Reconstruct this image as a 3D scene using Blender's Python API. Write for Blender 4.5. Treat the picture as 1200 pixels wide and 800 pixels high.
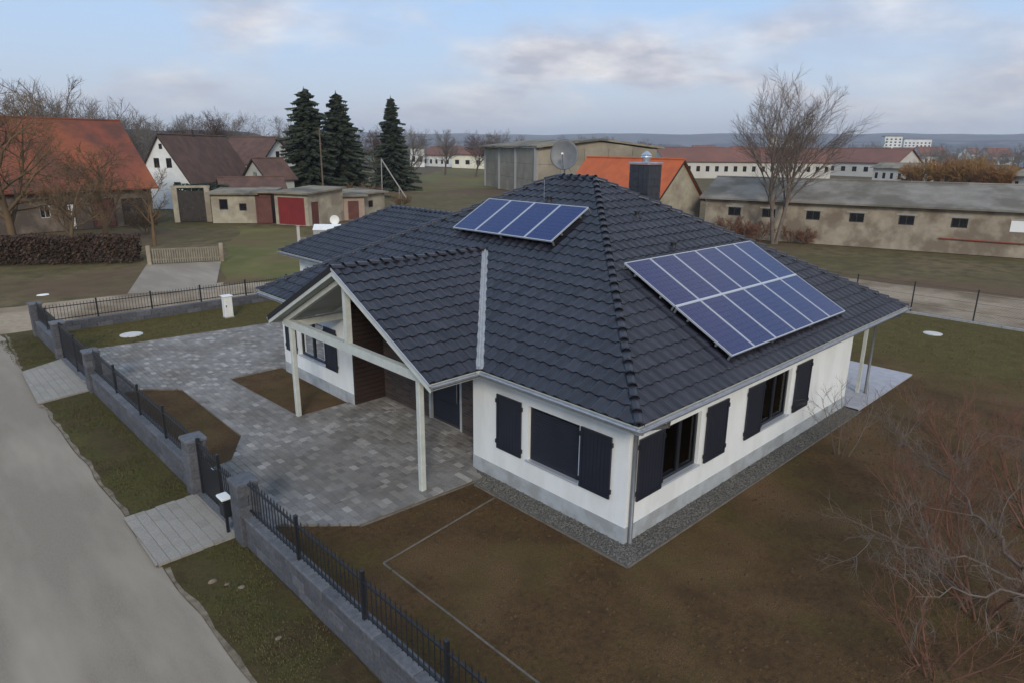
import bpy, math, random
from mathutils import Vector, Matrix, noise
random.seed(7)
S = bpy.context.scene
for o in list(bpy.data.objects): bpy.data.objects.remove(o)
RAD = math.radians
# ------------------------------------------------------------------ camera
CAM = Vector((-9.567, -6.788, 7.401))
cam = bpy.data.cameras.new('camera'); camo = bpy.data.objects.new('camera', cam)
S.collection.objects.link(camo)
Rr = Vector((0.72355094, -0.6902072, 0.00938374)); Ru = Vector((0.18435226, 0.20632304, 0.96096048)); Rf = Vector((0.66519793, 0.69357395, -0.27652649))
M = Matrix(((Rr.x, Ru.x, -Rf.x, CAM.x), (Rr.y, Ru.y, -Rf.y, CAM.y), (Rr.z, Ru.z, -Rf.z, CAM.z), (0, 0, 0, 1)))
camo.matrix_world = M
cam.sensor_width = 36; cam.lens = 789.69 / 1200 * 36; cam.clip_start = .1; cam.clip_end = 30000
S.camera = camo
# ------------------------------------------------------------------ world
SUN_AZ = math.atan2(-.62, -.78); SUN_EL = RAD(27)     # x, y of the direction to the sun
SKY_STRENGTH = .095; SUN_STRENGTH = 1.5
w = bpy.data.worlds.new('World'); S.world = w; w.use_nodes = True
nt = w.node_tree; nt.nodes.clear()
def N(t, **k):
    n = nt.nodes.new(t)
    for a, b in k.items(): setattr(n, a, b)
    return n
L = lambda a, b: nt.links.new(a, b)
sky = N('ShaderNodeTexSky', sky_type='NISHITA', sun_disc=False, sun_elevation=SUN_EL, sun_rotation=math.atan2(-.62, -.78), air_density=1.0, dust_density=2.0)
tc = N('ShaderNodeTexCoord'); sep = N('ShaderNodeSeparateXYZ'); L(tc.outputs['Generated'], sep.inputs[0])
def MATH(op, a, b=None, clamp=False):
    n = N('ShaderNodeMath', operation=op, use_clamp=clamp)
    for i, v in enumerate((a, b)):
        if v is None: continue
        if isinstance(v, (int, float)): n.inputs[i].default_value = v
        else: L(v, n.inputs[i])
    return n.outputs[0]
zc = MATH('ADD', MATH('MAXIMUM', sep.outputs[2], 0), .24)
cmb = N('ShaderNodeCombineXYZ'); L(MATH('DIVIDE', sep.outputs[0], zc), cmb.inputs[0]); L(MATH('DIVIDE', sep.outputs[1], zc), cmb.inputs[1])
mp = N('ShaderNodeMapping'); L(cmb.outputs[0], mp.inputs[0]); mp.inputs['Scale'].default_value = (1.1, 1.1, 1); mp.inputs['Location'].default_value = (3.1, 1.35, 0)
n1 = N('ShaderNodeTexNoise'); n1.inputs['Scale'].default_value = .85; n1.inputs['Detail'].default_value = 9; n1.inputs['Roughness'].default_value = .52; n1.inputs['Distortion'].default_value = .35; L(mp.outputs[0], n1.inputs['Vector'])
n2 = N('ShaderNodeTexNoise'); n2.inputs['Scale'].default_value = 2.6; n2.inputs['Detail'].default_value = 6; n2.inputs['Roughness'].default_value = .62; L(mp.outputs[0], n2.inputs['Vector'])
# the cover thins towards the left of the view (north-west)
dirn = MATH('ADD', MATH('MULTIPLY', sep.outputs[0], -.62), MATH('MULTIPLY', sep.outputs[1], .60))
cov = MATH('SUBTRACT', MATH('ADD', n1.outputs[0], .0), MATH('MULTIPLY', MATH('MAXIMUM', dirn, 0), .27))
r1 = N('ShaderNodeValToRGB'); L(cov, r1.inputs[0]); r1.color_ramp.elements[0].position = .41; r1.color_ramp.elements[0].color = (0, 0, 0, 1); r1.color_ramp.elements[1].position = .58; r1.color_ramp.elements[1].color = (1, 1, 1, 1)
r2 = N('ShaderNodeValToRGB'); L(n2.outputs[0], r2.inputs[0])
r2.color_ramp.elements[0].position = .38; r2.color_ramp.elements[0].color = (4.0, 3.95, 4.45, 1)
r2.color_ramp.elements[1].position = .72; r2.color_ramp.elements[1].color = (8.3, 7.9, 7.5, 1)
clear = N('ShaderNodeMix', data_type='RGBA'); clear.inputs[0].default_value = .8; L(sky.outputs[0], clear.inputs[6]); clear.inputs[7].default_value = (3.4, 5.2, 8.0, 1)
hz = N('ShaderNodeMix', data_type='RGBA'); L(clear.outputs[2], hz.inputs[6]); hz.inputs[7].default_value = (5.4, 5.9, 6.3, 1)
hf = N('ShaderNodeMapRange'); L(sep.outputs[2], hf.inputs[0]); hf.inputs[1].default_value = 0; hf.inputs[2].default_value = .2; hf.inputs[3].default_value = .9; hf.inputs[4].default_value = 0; L(hf.outputs[0], hz.inputs[0])
mx = N('ShaderNodeMix', data_type='RGBA'); L(MATH('MULTIPLY', r1.outputs[0], .88), mx.inputs[0]); L(hz.outputs[2], mx.inputs[6]); L(r2.outputs[0], mx.inputs[7])
hz2 = N('ShaderNodeMix', data_type='RGBA'); L(mx.outputs[2], hz2.inputs[6]); hz2.inputs[7].default_value = (5.6, 5.8, 6.0, 1)
hf2 = N('ShaderNodeMapRange'); L(sep.outputs[2], hf2.inputs[0]); hf2.inputs[1].default_value = 0.0; hf2.inputs[2].default_value = .1; hf2.inputs[3].default_value = .6; hf2.inputs[4].default_value = 0; L(hf2.outputs[0], hz2.inputs[0])
bg = N('ShaderNodeBackground'); L(hz2.outputs[2], bg.inputs[0]); bg.inputs[1].default_value = SKY_STRENGTH
ow = N('ShaderNodeOutputWorld'); L(bg.outputs[0], ow.inputs[0])
# ------------------------------------------------------------------ sun, exposure
sd = bpy.data.lights.new('sun', 'SUN'); sd.energy = SUN_STRENGTH; sd.angle = RAD(13); sd.color = (1, .91, .78)
so = bpy.data.objects.new('sun', sd); S.collection.objects.link(so)
dv = Vector((math.cos(SUN_AZ + 0) * 0, 0, 0)); to_sun = Vector((-.62 * math.cos(SUN_EL), -.78 * math.cos(SUN_EL), math.sin(SUN_EL)))
so.rotation_euler = to_sun.to_track_quat('Z', 'Y').to_euler(); so.location = (0, 0, 60)
S.view_settings.view_transform = 'Standard'; S.view_settings.look = 'None'; S.view_settings.exposure = .52; S.view_settings.gamma = 1
S.render.engine = 'CYCLES'
S.cycles.volume_bounces = 0
# ------------------------------------------------------------------ materials
MATS = {}
def mat(name, c, rough=.8, c2=None, scale=3., contrast=(.35, .65), bump=0., bscale=40., metal=0., tone=None, spec=.5, detail=6., stretch=None, c3=None, s3=.3, r3=(.45, .6)):
    """noise between c and c2; c3 adds large patches; tone=(dark, light) picks a colour per piece"""
    m = bpy.data.materials.new(name); m.use_nodes = True; t = m.node_tree; b = t.nodes['Principled BSDF']
    b.inputs['Roughness'].default_value = rough; b.inputs['Metallic'].default_value = metal; b.inputs['Specular IOR Level'].default_value = spec
    new = t.nodes.new; lk = t.links.new
    g = new('ShaderNodeNewGeometry'); vec = g.outputs['Position']
    if stretch:
        q = new('ShaderNodeVectorMath'); q.operation = 'MULTIPLY'; q.inputs[1].default_value = stretch; lk(vec, q.inputs[0]); vec = q.outputs[0]
    def noise_f(sc, lo, hi, det=detail):
        n = new('ShaderNodeTexNoise'); n.inputs['Scale'].default_value = sc; n.inputs['Detail'].default_value = det; n.inputs['Roughness'].default_value = .6; lk(vec, n.inputs['Vector'])
        r = new('ShaderNodeMapRange'); r.inputs[1].default_value = lo; r.inputs[2].default_value = hi; lk(n.outputs[0], r.inputs[0]); return r.outputs[0]
    def mixc(f, a, bb):
        x = new('ShaderNodeMix'); x.data_type = 'RGBA'
        lk(f, x.inputs[0])
        for i, v in ((6, a), (7, bb)):
            if isinstance(v, tuple): x.inputs[i].default_value = (*v, 1)
            else: lk(v, x.inputs[i])
        return x.outputs[2]
    col = c
    if c2: col = mixc(noise_f(scale, *contrast), c, c2)
    if c3: col = mixc(noise_f(s3, *r3, 4.), col, c3)
    if tone:
        a = new('ShaderNodeAttribute'); a.attribute_name = 'tone'; oi = new('ShaderNodeObjectInfo')
        ad = new('ShaderNodeMath'); ad.operation = 'ADD'; lk(a.outputs['Fac'], ad.inputs[0]); lk(oi.outputs['Random'], ad.inputs[1])
        fr = new('ShaderNodeMath'); fr.operation = 'FRACT'; lk(ad.outputs[0], fr.inputs[0])
        rp = new('ShaderNodeValToRGB'); lk(fr.outputs[0], rp.inputs[0])
        el = rp.color_ramp.elements
        el[0].position = 0; el[0].color = (*tone[0], 1); el[1].position = 1; el[1].color = (*tone[-1], 1)
        for k, tt in enumerate(tone[1:-1]):
            e = el.new((k + 1) / (len(tone) - 1)); e.color = (*tt, 1)
        x = new('ShaderNodeMix'); x.data_type = 'RGBA'; x.blend_type = 'MULTIPLY'; x.inputs[0].default_value = 1
        lk(rp.outputs[0], x.inputs[6])
        if isinstance(col, tuple): x.inputs[7].default_value = (*col, 1)
        else: lk(col, x.inputs[7])
        col = x.outputs[2]
    if isinstance(col, tuple): b.inputs['Base Color'].default_value = (*col, 1)
    else: lk(col, b.inputs['Base Color'])
    if bump:
        n = new('ShaderNodeTexNoise'); n.inputs['Scale'].default_value = bscale; n.inputs['Detail'].default_value = 6; lk(g.outputs['Position'], n.inputs['Vector'])
        bp = new('ShaderNodeBump'); bp.inputs['Strength'].default_value = bump; bp.inputs['Distance'].default_value = .02; lk(n.outputs[0], bp.inputs['Height']); lk(bp.outputs[0], b.inputs['Normal'])
    MATS[name] = m; return m
mat('tile', (.8, .8, .8), .33, (1.2, 1.15, 1.1), 2.2, tone=((.013, .013, .018), (.018, .018, .025), (.024, .024, .033)), bump=.25, bscale=60, spec=.55)
mat('deck', (.012, .012, .014), .9)
mat('render', (.76, .785, .77), .85, (.81, .825, .81), 1.5, bump=.5, bscale=90, c3=(.71, .725, .70), s3=1.1, stretch=(1, 1, .35))
mat('plinth', (.36, .385, .40), .85, (.42, .445, .455), 3, bump=.3, bscale=90, c3=(.31, .32, .32), s3=2)
mat('navy', (.013, .016, .026), .45, (.018, .021, .033), 2)
mat('frame', (.014, .016, .022), .4)
mat('whitewood', (.46, .48, .44), .6, (.54, .56, .51), 5, bump=.1)
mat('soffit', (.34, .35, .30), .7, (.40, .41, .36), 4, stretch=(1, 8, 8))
mat('zinc', (.30, .31, .33), .42, (.42, .43, .45), 6, metal=.55)
mat('pipegrey', (.13, .135, .14), .5, (.17, .175, .18), 6, metal=.3)
mat('lead', (.33, .34, .35), .5, (.45, .46, .47), 12, metal=.3)
mat('clinker', (.05, .035, .03), .8, (.09, .06, .05), 14)
mat('brownboard', (.022, .012, .010), .6, (.04, .024, .018), 9, stretch=(1, 1, 8))
mat('slate', (.028, .03, .038), .55, (.04, .043, .052), 6)
mat('steel', (.6, .6, .6), .25, metal=1)
mat('alu', (.50, .52, .56), .35, metal=.35)
mat('pvcell', (.009, .016, .080), .2, (.016, .026, .115), 26, spec=.4)
mat('dishgrey', (.10, .105, .11), .5, (.13, .135, .14), 6)
mat('black', (.012, .012, .013), .5)
mat('iron', (.013, .014, .018), .5)
mat('paver', (.8, .8, .8), .85, (1.1, 1.07, 1.03), 30, tone=((.18, .17, .16), (.255, .24, .222), (.215, .203, .19), (.30, .285, .262), (.195, .184, .172), (.265, .25, .232), (.42, .40, .37)), bump=.6, bscale=60, c3=(.70, .67, .62), s3=.5)
mat('apron', (.8, .8, .8), .85, (1.1, 1.07, 1.03), 30, tone=((.27, .245, .21), (.32, .295, .255), (.29, .268, .232)), bump=.5, bscale=80)
mat('jointsand', (.085, .078, .068), .95, (.12, .112, .098), 20)
mat('block', (.8, .8, .8), .9, (1.3, 1.28, 1.25), 16, tone=((.062, .065, .075), (.088, .09, .10), (.07, .072, .082), (.11, .113, .125)), bump=1, bscale=45)
mat('coping', (.8, .8, .8), .85, (1.2, 1.2, 1.2), 12, tone=((.085, .09, .10), (.125, .13, .14)), bump=.4)
mat('asphalt', (.235, .197, .150), .92, (.285, .24, .186), 90, bump=.5, bscale=140, c3=(.35, .30, .232), s3=.7, r3=(.46, .68), stretch=(1, .2, 1), spec=.25)
mat('dirtroad', (.29, .225, .155), .95, (.38, .305, .215), 4, bump=.6, bscale=20, c3=(.19, .14, .09), s3=.25, spec=.2)
mat('meadowgrass', (.098, .098, .026), .95, (.155, .135, .045), .35, bump=.8, bscale=8, c3=(.13, .088, .042), s3=.09, spec=.2)
mat('sand', (.24, .195, .14), .95, (.10, .075, .045), 4, bump=.8, bscale=30)
mat('concrete', (.26, .25, .235), .9, (.34, .33, .31), 5, bump=.3)
mat('terrace', (.33, .33, .36), .7, (.40, .40, .42), 4)
mat('kerb', (.10, .085, .066), .9, (.155, .135, .11), 6)
mat('manhole', (.5, .49, .45), .8, (.62, .6, .55), 9)
mat('stone', (1, 1, 1), .9, tone=((.07, .07, .065), (.14, .135, .12), (.10, .095, .085), (.20, .19, .17)))
mat('bark', (.060, .047, .036), .95, (.12, .10, .078), 14, stretch=(1, 1, .25))
mat('twig_brown', (.070, .042, .032), .9, (.11, .07, .05), 2)
mat('twig_grey', (.13, .115, .10), .9, (.19, .165, .14), 1.2)
mat('twig_olive', (.12, .085, .045), .9, (.17, .105, .055), .8)
mat('twig_red', (.125, .052, .030), .9, (.185, .09, .055), 1.6)
mat('twig_pale', (.11, .082, .062), .9, (.16, .125, .10), 2)
mat('twig_ochre', (.22, .10, .03), .9, (.30, .17, .05), .25)
mat('needle', (.012, .020, .010), .85, (.038, .048, .022), .9)
mat('hedge', (.045, .027, .018), .9, (.085, .05, .032), 1.2)
mat('greenhedge', (.01, .022, .015), .85, (.025, .045, .02), 1.5)
mat('redtile', (.20, .055, .030), .85, (.105, .040, .026), .5, contrast=(.40, .62), c3=(.26, .075, .03), s3=.2, bump=.3, bscale=6)
mat('orangetile', (.52, .115, .028), .75, (.42, .09, .024), 1.2, bump=.3, bscale=5)
mat('browntile', (.075, .042, .031), .85, (.13, .068, .048), .8, bump=.3, bscale=6)
mat('stonewall', (.13, .10, .075), .95, (.21, .165, .125), 2.2, bump=.8, bscale=4, c3=(.09, .07, .055), s3=.5)
mat('oldplaster', (.31, .28, .20), .9, (.40, .36, .27), 1.2, c3=(.24, .2, .15), s3=.5)
mat('palewall', (.72, .73, .70), .85, (.62, .63, .60), 1.4)
mat('greywall', (.34, .34, .30), .9, (.42, .42, .38), 1)
mat('pinkwall', (.27, .20, .155), .9, (.36, .27, .21), 1)
mat('cream', (.72, .66, .48), .85, (.8, .76, .6), .5)
mat('concretepanel', (.24, .205, .15), .9, (.32, .28, .21), .6, c3=(.19, .165, .12), s3=.12)
mat('felt', (.21, .18, .13), .95, (.27, .235, .175), .5, c3=(.12, .11, .09), s3=.3, spec=.2)
mat('fibrecement', (.20, .18, .15), .95, (.26, .235, .20), .8, c3=(.14, .125, .10), s3=.3, spec=.2)
mat('barnwall', (.27, .225, .165), .95, (.35, .30, .225), 1.6, c3=(.18, .14, .10), s3=.45, bump=.8, bscale=6)
mat('reddoor', (.22, .022, .024), .6, (.17, .02, .02), 1)
mat('rustdoor', (.085, .028, .022), .7, (.13, .045, .03), 1)
mat('darkdoor', (.018, .014, .012), .7, (.04, .03, .024), 3)
mat('redwood', (.20, .085, .06), .9, (.145, .07, .052), .2)  # far red roofs: lightened and greyed, haze painted into the colour
mat('whitegrp', (.68, .68, .64), .5, (.76, .76, .72), 3)
mat('pinkpost', (.5, .45, .42), .8)
mat('curtain', (.10, .08, .06), .9, (.18, .15, .12), 6, stretch=(8, 8, .2))
mat('redpipe', (.25, .06, .04), .6)
mat('litter', (.75, .75, .72), .6)
mat('weathered', (.17, .145, .11), .95, (.24, .21, .16), 3)
mat('wood', (.10, .075, .05), .9, (.14, .10, .07), 6)
mat('hazedwall', (.44, .42, .37), .9, (.52, .50, .45), .2)  # pale wall of the far buildings, distance haze put into its colour
mat('farblock', (.7, .69, .65), .8, (.6, .59, .56), .1)
# glass: dark tint seen through, sky reflected
gm = bpy.data.materials.new('glass'); gm.use_nodes = True; t = gm.node_tree; t.nodes.clear()
fr = t.nodes.new('ShaderNodeFresnel'); fr.inputs[0].default_value = 1.3
tb = t.nodes.new('ShaderNodeBsdfTransparent'); tb.inputs[0].default_value = (.42, .45, .47, 1); gb = t.nodes.new('ShaderNodeBsdfGlossy'); gb.inputs['Roughness'].default_value = .03
ms = t.nodes.new('ShaderNodeMixShader'); oo = t.nodes.new('ShaderNodeOutputMaterial')
t.links.new(fr.outputs[0], ms.inputs[0]); t.links.new(tb.outputs[0], ms.inputs[1]); t.links.new(gb.outputs[0], ms.inputs[2]); t.links.new(ms.outputs[0], oo.inputs[0]); MATS['glass'] = gm
mat('darkglass', (.012, .013, .016), .12)
def ground_mat(name, kind):
    """garden: bare soil and olive grass divided by place; outer: rough grass and fields"""
    m = bpy.data.materials.new(name); m.use_nodes = True; t = m.node_tree; b = t.nodes['Principled BSDF']; b.inputs['Roughness'].default_value = .95; b.inputs['Specular IOR Level'].default_value = .2
    new = t.nodes.new; lk = t.links.new; g = new('ShaderNodeNewGeometry'); P = g.outputs['Position']
    def nz(sc, lo, hi, det=8, d=0., rgh=.6):
        n = new('ShaderNodeTexNoise'); n.inputs['Scale'].default_value = sc; n.inputs['Detail'].default_value = det; n.inputs['Roughness'].default_value = rgh; n.inputs['Distortion'].default_value = d; lk(P, n.inputs['Vector'])
        r = new('ShaderNodeMapRange'); r.inputs[1].default_value = lo; r.inputs[2].default_value = hi; lk(n.outputs[0], r.inputs[0]); return r.outputs[0]
    def mc(f, a, bb):
        x = new('ShaderNodeMix'); x.data_type = 'RGBA'
        if isinstance(f, float): x.inputs[0].default_value = f
        else: lk(f, x.inputs[0])
        for i, v in ((6, a), (7, bb)):
            if isinstance(v, tuple): x.inputs[i].default_value = (*v, 1)
            else: lk(v, x.inputs[i])
        return x.outputs[2]
    def mth(op, a, bb, cl=False):
        n = new('ShaderNodeMath'); n.operation = op; n.use_clamp = cl
        for i, v in enumerate((a, bb)):
            if isinstance(v, (int, float)): n.inputs[i].default_value = v
            else: lk(v, n.inputs[i])
        return n.outputs[0]
    sp = new('ShaderNodeSeparateXYZ'); lk(P, sp.inputs[0]); X, Y = sp.outputs[0], sp.outputs[1]
    if kind == 'garden':
        soil = mc(nz(1.3, .35, .65), (.090, .050, .020), (.165, .095, .038))
        soil = mc(nz(9, .45, .7), soil, (.052, .029, .013))
        soil = mc(nz(.35, .5, .68, 3), soil, (.19, .115, .055))
        soil = mc(nz(45, .42, .62), soil, (.062, .036, .017))
        grass = mc(nz(2.2, .35, .65), (.090, .070, .018), (.135, .103, .030))
        grass = mc(nz(14, .4, .7), grass, (.055, .048, .014))
        # grass where the lawn has taken: behind x = 13 and beyond y = 20
        a = mth('MULTIPLY', mth('SUBTRACT', X, 14.0), .22)
        a2 = mth('MULTIPLY', mth('SUBTRACT', Y, 18.5), .8)
        f = mth('MAXIMUM', a, a2); nn = nz(.8, .3, .7, 6); f = mth('ADD', f, mth('MULTIPLY', mth('SUBTRACT', nn, .5), .9), True)
        thin = mth('MULTIPLY', nz(.55, .46, .66, 8), .55)
        f = mth('MAXIMUM', f, thin); f = mth('MULTIPLY', f, mth('ADD', nz(5, .25, .5), .35, True), True)
        col = mc(f, soil, grass)
    elif kind == 'verge':
        grass = mc(nz(1.6, .35, .65), (.066, .060, .015), (.105, .085, .025))
        grass = mc(nz(12, .45, .7), grass, (.036, .032, .012))
        grass = mc(nz(50, .45, .62), grass, (.085, .078, .024))
        soil = mc(nz(4, .4, .6), (.090, .058, .030), (.060, .038, .019))
        a = mth('MULTIPLY', mth('SUBTRACT', 5.0, Y), .16, True)   # thinner turf towards the near end
        f = mth('ADD', mth('MULTIPLY', nz(.9, .42, .62, 7), .7), mth('MULTIPLY', a, .55), True)
        col = mc(f, grass, soil)
    else:
        g1 = mc(nz(.12, .38, .62), (.105, .086, .030), (.160, .118, .060))
        g1 = mc(nz(.9, .4, .65), g1, (.078, .062, .028))
        g1 = mc(nz(.05, .48, .62, 4), g1, (.125, .078, .046))
        vo = new('ShaderNodeTexVoronoi'); vo.inputs['Scale'].default_value = .0035; lk(P, vo.inputs['Vector'])
        rp = new('ShaderNodeValToRGB'); e = rp.color_ramp.elements; e[0].color = (.07, .10, .045, 1); e[1].color = (.13, .11, .08, 1)
        e2 = e.new(.4); e2.color = (.075, .06, .05, 1); e3 = e.new(.7); e3.color = (.10, .14, .06, 1)
        rp.color_ramp.interpolation = 'CONSTANT'
        sc = new('ShaderNodeSeparateColor'); lk(vo.outputs['Color'], sc.inputs[0]); lk(sc.outputs[0], rp.inputs[0])
        d = new('ShaderNodeVectorMath'); d.operation = 'LENGTH'; lk(P, d.inputs[0])
        ff = new('ShaderNodeMapRange'); ff.inputs[1].default_value = 170; ff.inputs[2].default_value = 320; lk(d.outputs['Value'], ff.inputs[0])
        far = mc(nz(.01, .48, .56, 6), rp.outputs[0], (.05, .045, .04))
        col = mc(ff.outputs[0], g1, far)
    lk(col, b.inputs['Base Color'])
    n = new('ShaderNodeTexNoise'); n.inputs['Scale'].default_value = 22 if kind != 'outer' else 3; n.inputs['Detail'].default_value = 10; n.inputs['Roughness'].default_value = .7; lk(P, n.inputs['Vector'])
    bp = new('ShaderNodeBump'); bp.inputs['Strength'].default_value = .9; bp.inputs['Distance'].default_value = .05; lk(n.outputs[0], bp.inputs['Height']); lk(bp.outputs[0], b.inputs['Normal'])
    MATS[name] = m
ground_mat('garden', 'garden'); ground_mat('verge', 'verge'); ground_mat('outer', 'outer')
def brick_mat():
    m = bpy.data.materials.new('brick'); m.use_nodes = True; t = m.node_tree; b = t.nodes['Principled BSDF']; b.inputs['Roughness'].default_value = .8
    g = t.nodes.new('ShaderNodeNewGeometry'); mp_ = t.nodes.new('ShaderNodeMapping'); mp_.inputs['Rotation'].default_value = (0, RAD(90), 0)
    sp = t.nodes.new('ShaderNodeSeparateXYZ'); cb = t.nodes.new('ShaderNodeCombineXYZ'); t.links.new(g.outputs['Position'], sp.inputs[0]); t.links.new(sp.outputs[1], cb.inputs[0]); t.links.new(sp.outputs[2], cb.inputs[1])
    br = t.nodes.new('ShaderNodeTexBrick'); t.links.new(cb.outputs[0], br.inputs['Vector']); br.inputs['Scale'].default_value = 1
    br.inputs['Brick Width'].default_value = .25; br.inputs['Row Height'].default_value = .075; br.inputs['Mortar Size'].default_value = .006
    br.inputs['Color1'].default_value = (.035, .026, .024, 1); br.inputs['Color2'].default_value = (.085, .058, .047, 1); br.inputs['Mortar'].default_value = (.08, .075, .07, 1)
    t.links.new(br.outputs[0], b.inputs['Base Color'])
    bp = t.nodes.new('ShaderNodeBump'); bp.inputs['Strength'].default_value = .5; bp.inputs['Distance'].default_value = .01; bp.invert = True; t.links.new(br.outputs['Fac'], bp.inputs['Height']); t.links.new(bp.outputs[0], b.inputs['Normal'])
    MATS['brick'] = m
brick_mat()
# ------------------------------------------------------------------ mesh helpers
COL = S.collection
def link(o, parent=None):
    COL.objects.link(o)
    if parent: o.parent = parent
    return o
class MB:
    def __init__(s): s.v = []; s.f = []; s.m = []; s.t = []; s.tone = 0.
    def add(s, vs, fs, mi=0):
        b = len(s.v); s.v.extend([tuple(v) for v in vs]); s.f.extend([tuple(i + b for i in f) for f in fs]); s.m.extend([mi] * len(fs)); s.t.extend([s.tone] * len(vs))
    def box(s, x0, x1, y0, y1, z0, z1, mi=0, X=None):
        vs = [Vector((x, y, z)) for z in (z0, z1) for y in (y0, y1) for x in (x0, x1)]
        if X: vs = [X @ v for v in vs]
        s.add(vs, [(0, 2, 3, 1), (4, 5, 7, 6), (0, 1, 5, 4), (2, 6, 7, 3), (0, 4, 6, 2), (1, 3, 7, 5)], mi)
    def cbox(s, x0, x1, y0, y1, z0, z1, c=.01, mi=0, X=None):
        """box with its top edges and upright corners chamfered"""
        def ring(d, z): return [(x0 + d, y0 + c, z), (x0 + c, y0 + d, z), (x1 - c, y0 + d, z), (x1 - d, y0 + c, z), (x1 - d, y1 - c, z), (x1 - c, y1 - d, z), (x0 + c, y1 - d, z), (x0 + d, y1 - c, z)]
        def inner(z): return [(x0 + c, y0 + c * 1.6, z), (x0 + c * 1.6, y0 + c, z), (x1 - c * 1.6, y0 + c, z), (x1 - c, y0 + c * 1.6, z), (x1 - c, y1 - c * 1.6, z), (x1 - c * 1.6, y1 - c, z), (x0 + c * 1.6, y1 - c, z), (x0 + c, y1 - c * 1.6, z)]
        vs = ring(0, z0) + ring(0, z1 - c) + inner(z1)
        if X: vs = [X @ Vector(v) for v in vs]
        fs = [(i, (i + 1) % 8, (i + 1) % 8 + 8, i + 8) for i in range(8)] + [(i + 8, (i + 1) % 8 + 8, (i + 1) % 8 + 16, i + 16) for i in range(8)] + [tuple(range(16, 24))]
        s.add(vs, fs, mi)
    def poly(s, pts, mi=0): s.add(pts, [tuple(range(len(pts)))], mi)
    def slab(s, pts, z0, z1, mi=0):
        n = len(pts); vs = [(p[0], p[1], z0) for p in pts] + [(p[0], p[1], z1) for p in pts]
        s.add(vs, [tuple(range(n, 2 * n)), tuple(reversed(range(n)))] + [(i, (i + 1) % n, (i + 1) % n + n, i + n) for i in range(n)], mi)
    def thick(s, pts, d, mi=0):
        """flat polygon given thickness: d = offset vector"""
        n = len(pts); d = Vector(d); vs = [Vector(p) for p in pts] + [Vector(p) + d for p in pts]
        s.add(vs, [tuple(range(n)), tuple(reversed(range(n, 2 * n)))] + [(i, i + n, (i + 1) % n + n, (i + 1) % n) for i in range(n)], mi)
    def tube(s, pts, rad, n=6, mi=0, cap=True):
        pts = [Vector(p) for p in pts]
        if not isinstance(rad, (list, tuple)): rad = [rad] * len(pts)
        vs = []; up = None
        for i, p in enumerate(pts):
            d = (pts[min(i + 1, len(pts) - 1)] - pts[max(i - 1, 0)])
            if d.length < 1e-9: d = Vector((0, 0, 1))
            d.normalize()
            if up is None:
                up = Vector((0, 0, 1)) if abs(d.z) < .9 else Vector((1, 0, 0))
            a = d.cross(up); a.normalize(); b = a.cross(d); up = b
            for k in range(n):
                th = 2 * math.pi * k / n + .4; vs.append(p + (a * math.cos(th) + b * math.sin(th)) * rad[i])
        fs = [(i * n + k, i * n + (k + 1) % n, (i + 1) * n + (k + 1) % n, (i + 1) * n + k) for i in range(len(pts) - 1) for k in range(n)]
        if cap: fs += [tuple(range(n)), tuple(reversed(range((len(pts) - 1) * n, len(pts) * n)))]
        s.add(vs, fs, mi)
    def cyl(s, x, y, z0, z1, r, n=16, mi=0, r2=None):
        r2 = r if r2 is None else r2
        vs = [(x + math.cos(2 * math.pi * k / n) * r, y + math.sin(2 * math.pi * k / n) * r, z0) for k in range(n)] + [(x + math.cos(2 * math.pi * k / n) * r2, y + math.sin(2 * math.pi * k / n) * r2, z1) for k in range(n)]
        s.add(vs, [(k, (k + 1) % n, (k + 1) % n + n, k + n) for k in range(n)] + [tuple(range(n, 2 * n)), tuple(reversed(range(n)))], mi)
    def mesh(s, name, mats, smooth=False):
        me = bpy.data.meshes.new(name); me.from_pydata(s.v, [], s.f)
        for m in ([mats] if isinstance(mats, str) else mats): me.materials.append(MATS[m])
        if any(s.m): me.polygons.foreach_set('material_index', s.m)
        if any(s.t):
            a = me.attributes.new('tone', 'FLOAT', 'POINT'); a.data.foreach_set('value', s.t)
        if smooth: me.polygons.foreach_set('use_smooth', [True] * len(s.f))
        me.update(); return me
    def build(s, name, mats, parent=None, smooth=False, label=None, kind=None):
        """vertices are given in world axes; a parent's own place is taken off"""
        off = Vector((0, 0, 0)); q = parent
        while q is not None:
            off += q.location; q = q.parent
        if off.length and not s.__dict__.get('local'):
            s.v = [(v[0] - off.x, v[1] - off.y, v[2] - off.z) for v in s.v]
        o = link(bpy.data.objects.new(name, s.mesh(name, mats, smooth)), parent)
        if label: o['label'] = label
        if kind: o['kind'] = kind
        return o
def LMB():
    m = MB(); m.local = True; return m
def thing(name, label, cat, loc=(0, 0, 0), rz=0, group=None):
    o = link(bpy.data.objects.new(name, None)); o.location = loc; o.rotation_euler = (0, 0, rz); o.empty_display_size = .3
    o['label'] = label; o['category'] = cat
    if group: o['group'] = group
    return o
def tag(o, label, cat, group=None):
    o['label'] = label; o['category'] = cat
    if group: o['group'] = group
    return o
def struct(name, mb, m, smooth=False):
    return mb.build(name, m, kind='structure', smooth=smooth)
def dup(root, loc, rz=0, scale=1, label=None, group=None):
    def cp(o, par):
        c = o.copy(); COL.objects.link(c); c.parent = par
        for ch in kids.get(o.name, []): cp(ch, c)
        return c
    kids = {}
    def walk(o):
        kids[o.name] = list(o.children)
        for ch in o.children: walk(ch)
    walk(root)
    r = cp(root, None); r.location = loc; r.rotation_euler = (0, 0, rz); r.scale = (scale,) * 3
    if label: r['label'] = label
    if group: r['group'] = group
    return r
def place(me, name, parent, mtx, poff=Vector((0, 0, 0))):
    o = bpy.data.objects.new(name, me); COL.objects.link(o)
    if parent: o.parent = parent
    o.matrix_basis = Matrix.Translation(-poff) @ mtx
    return o
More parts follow.
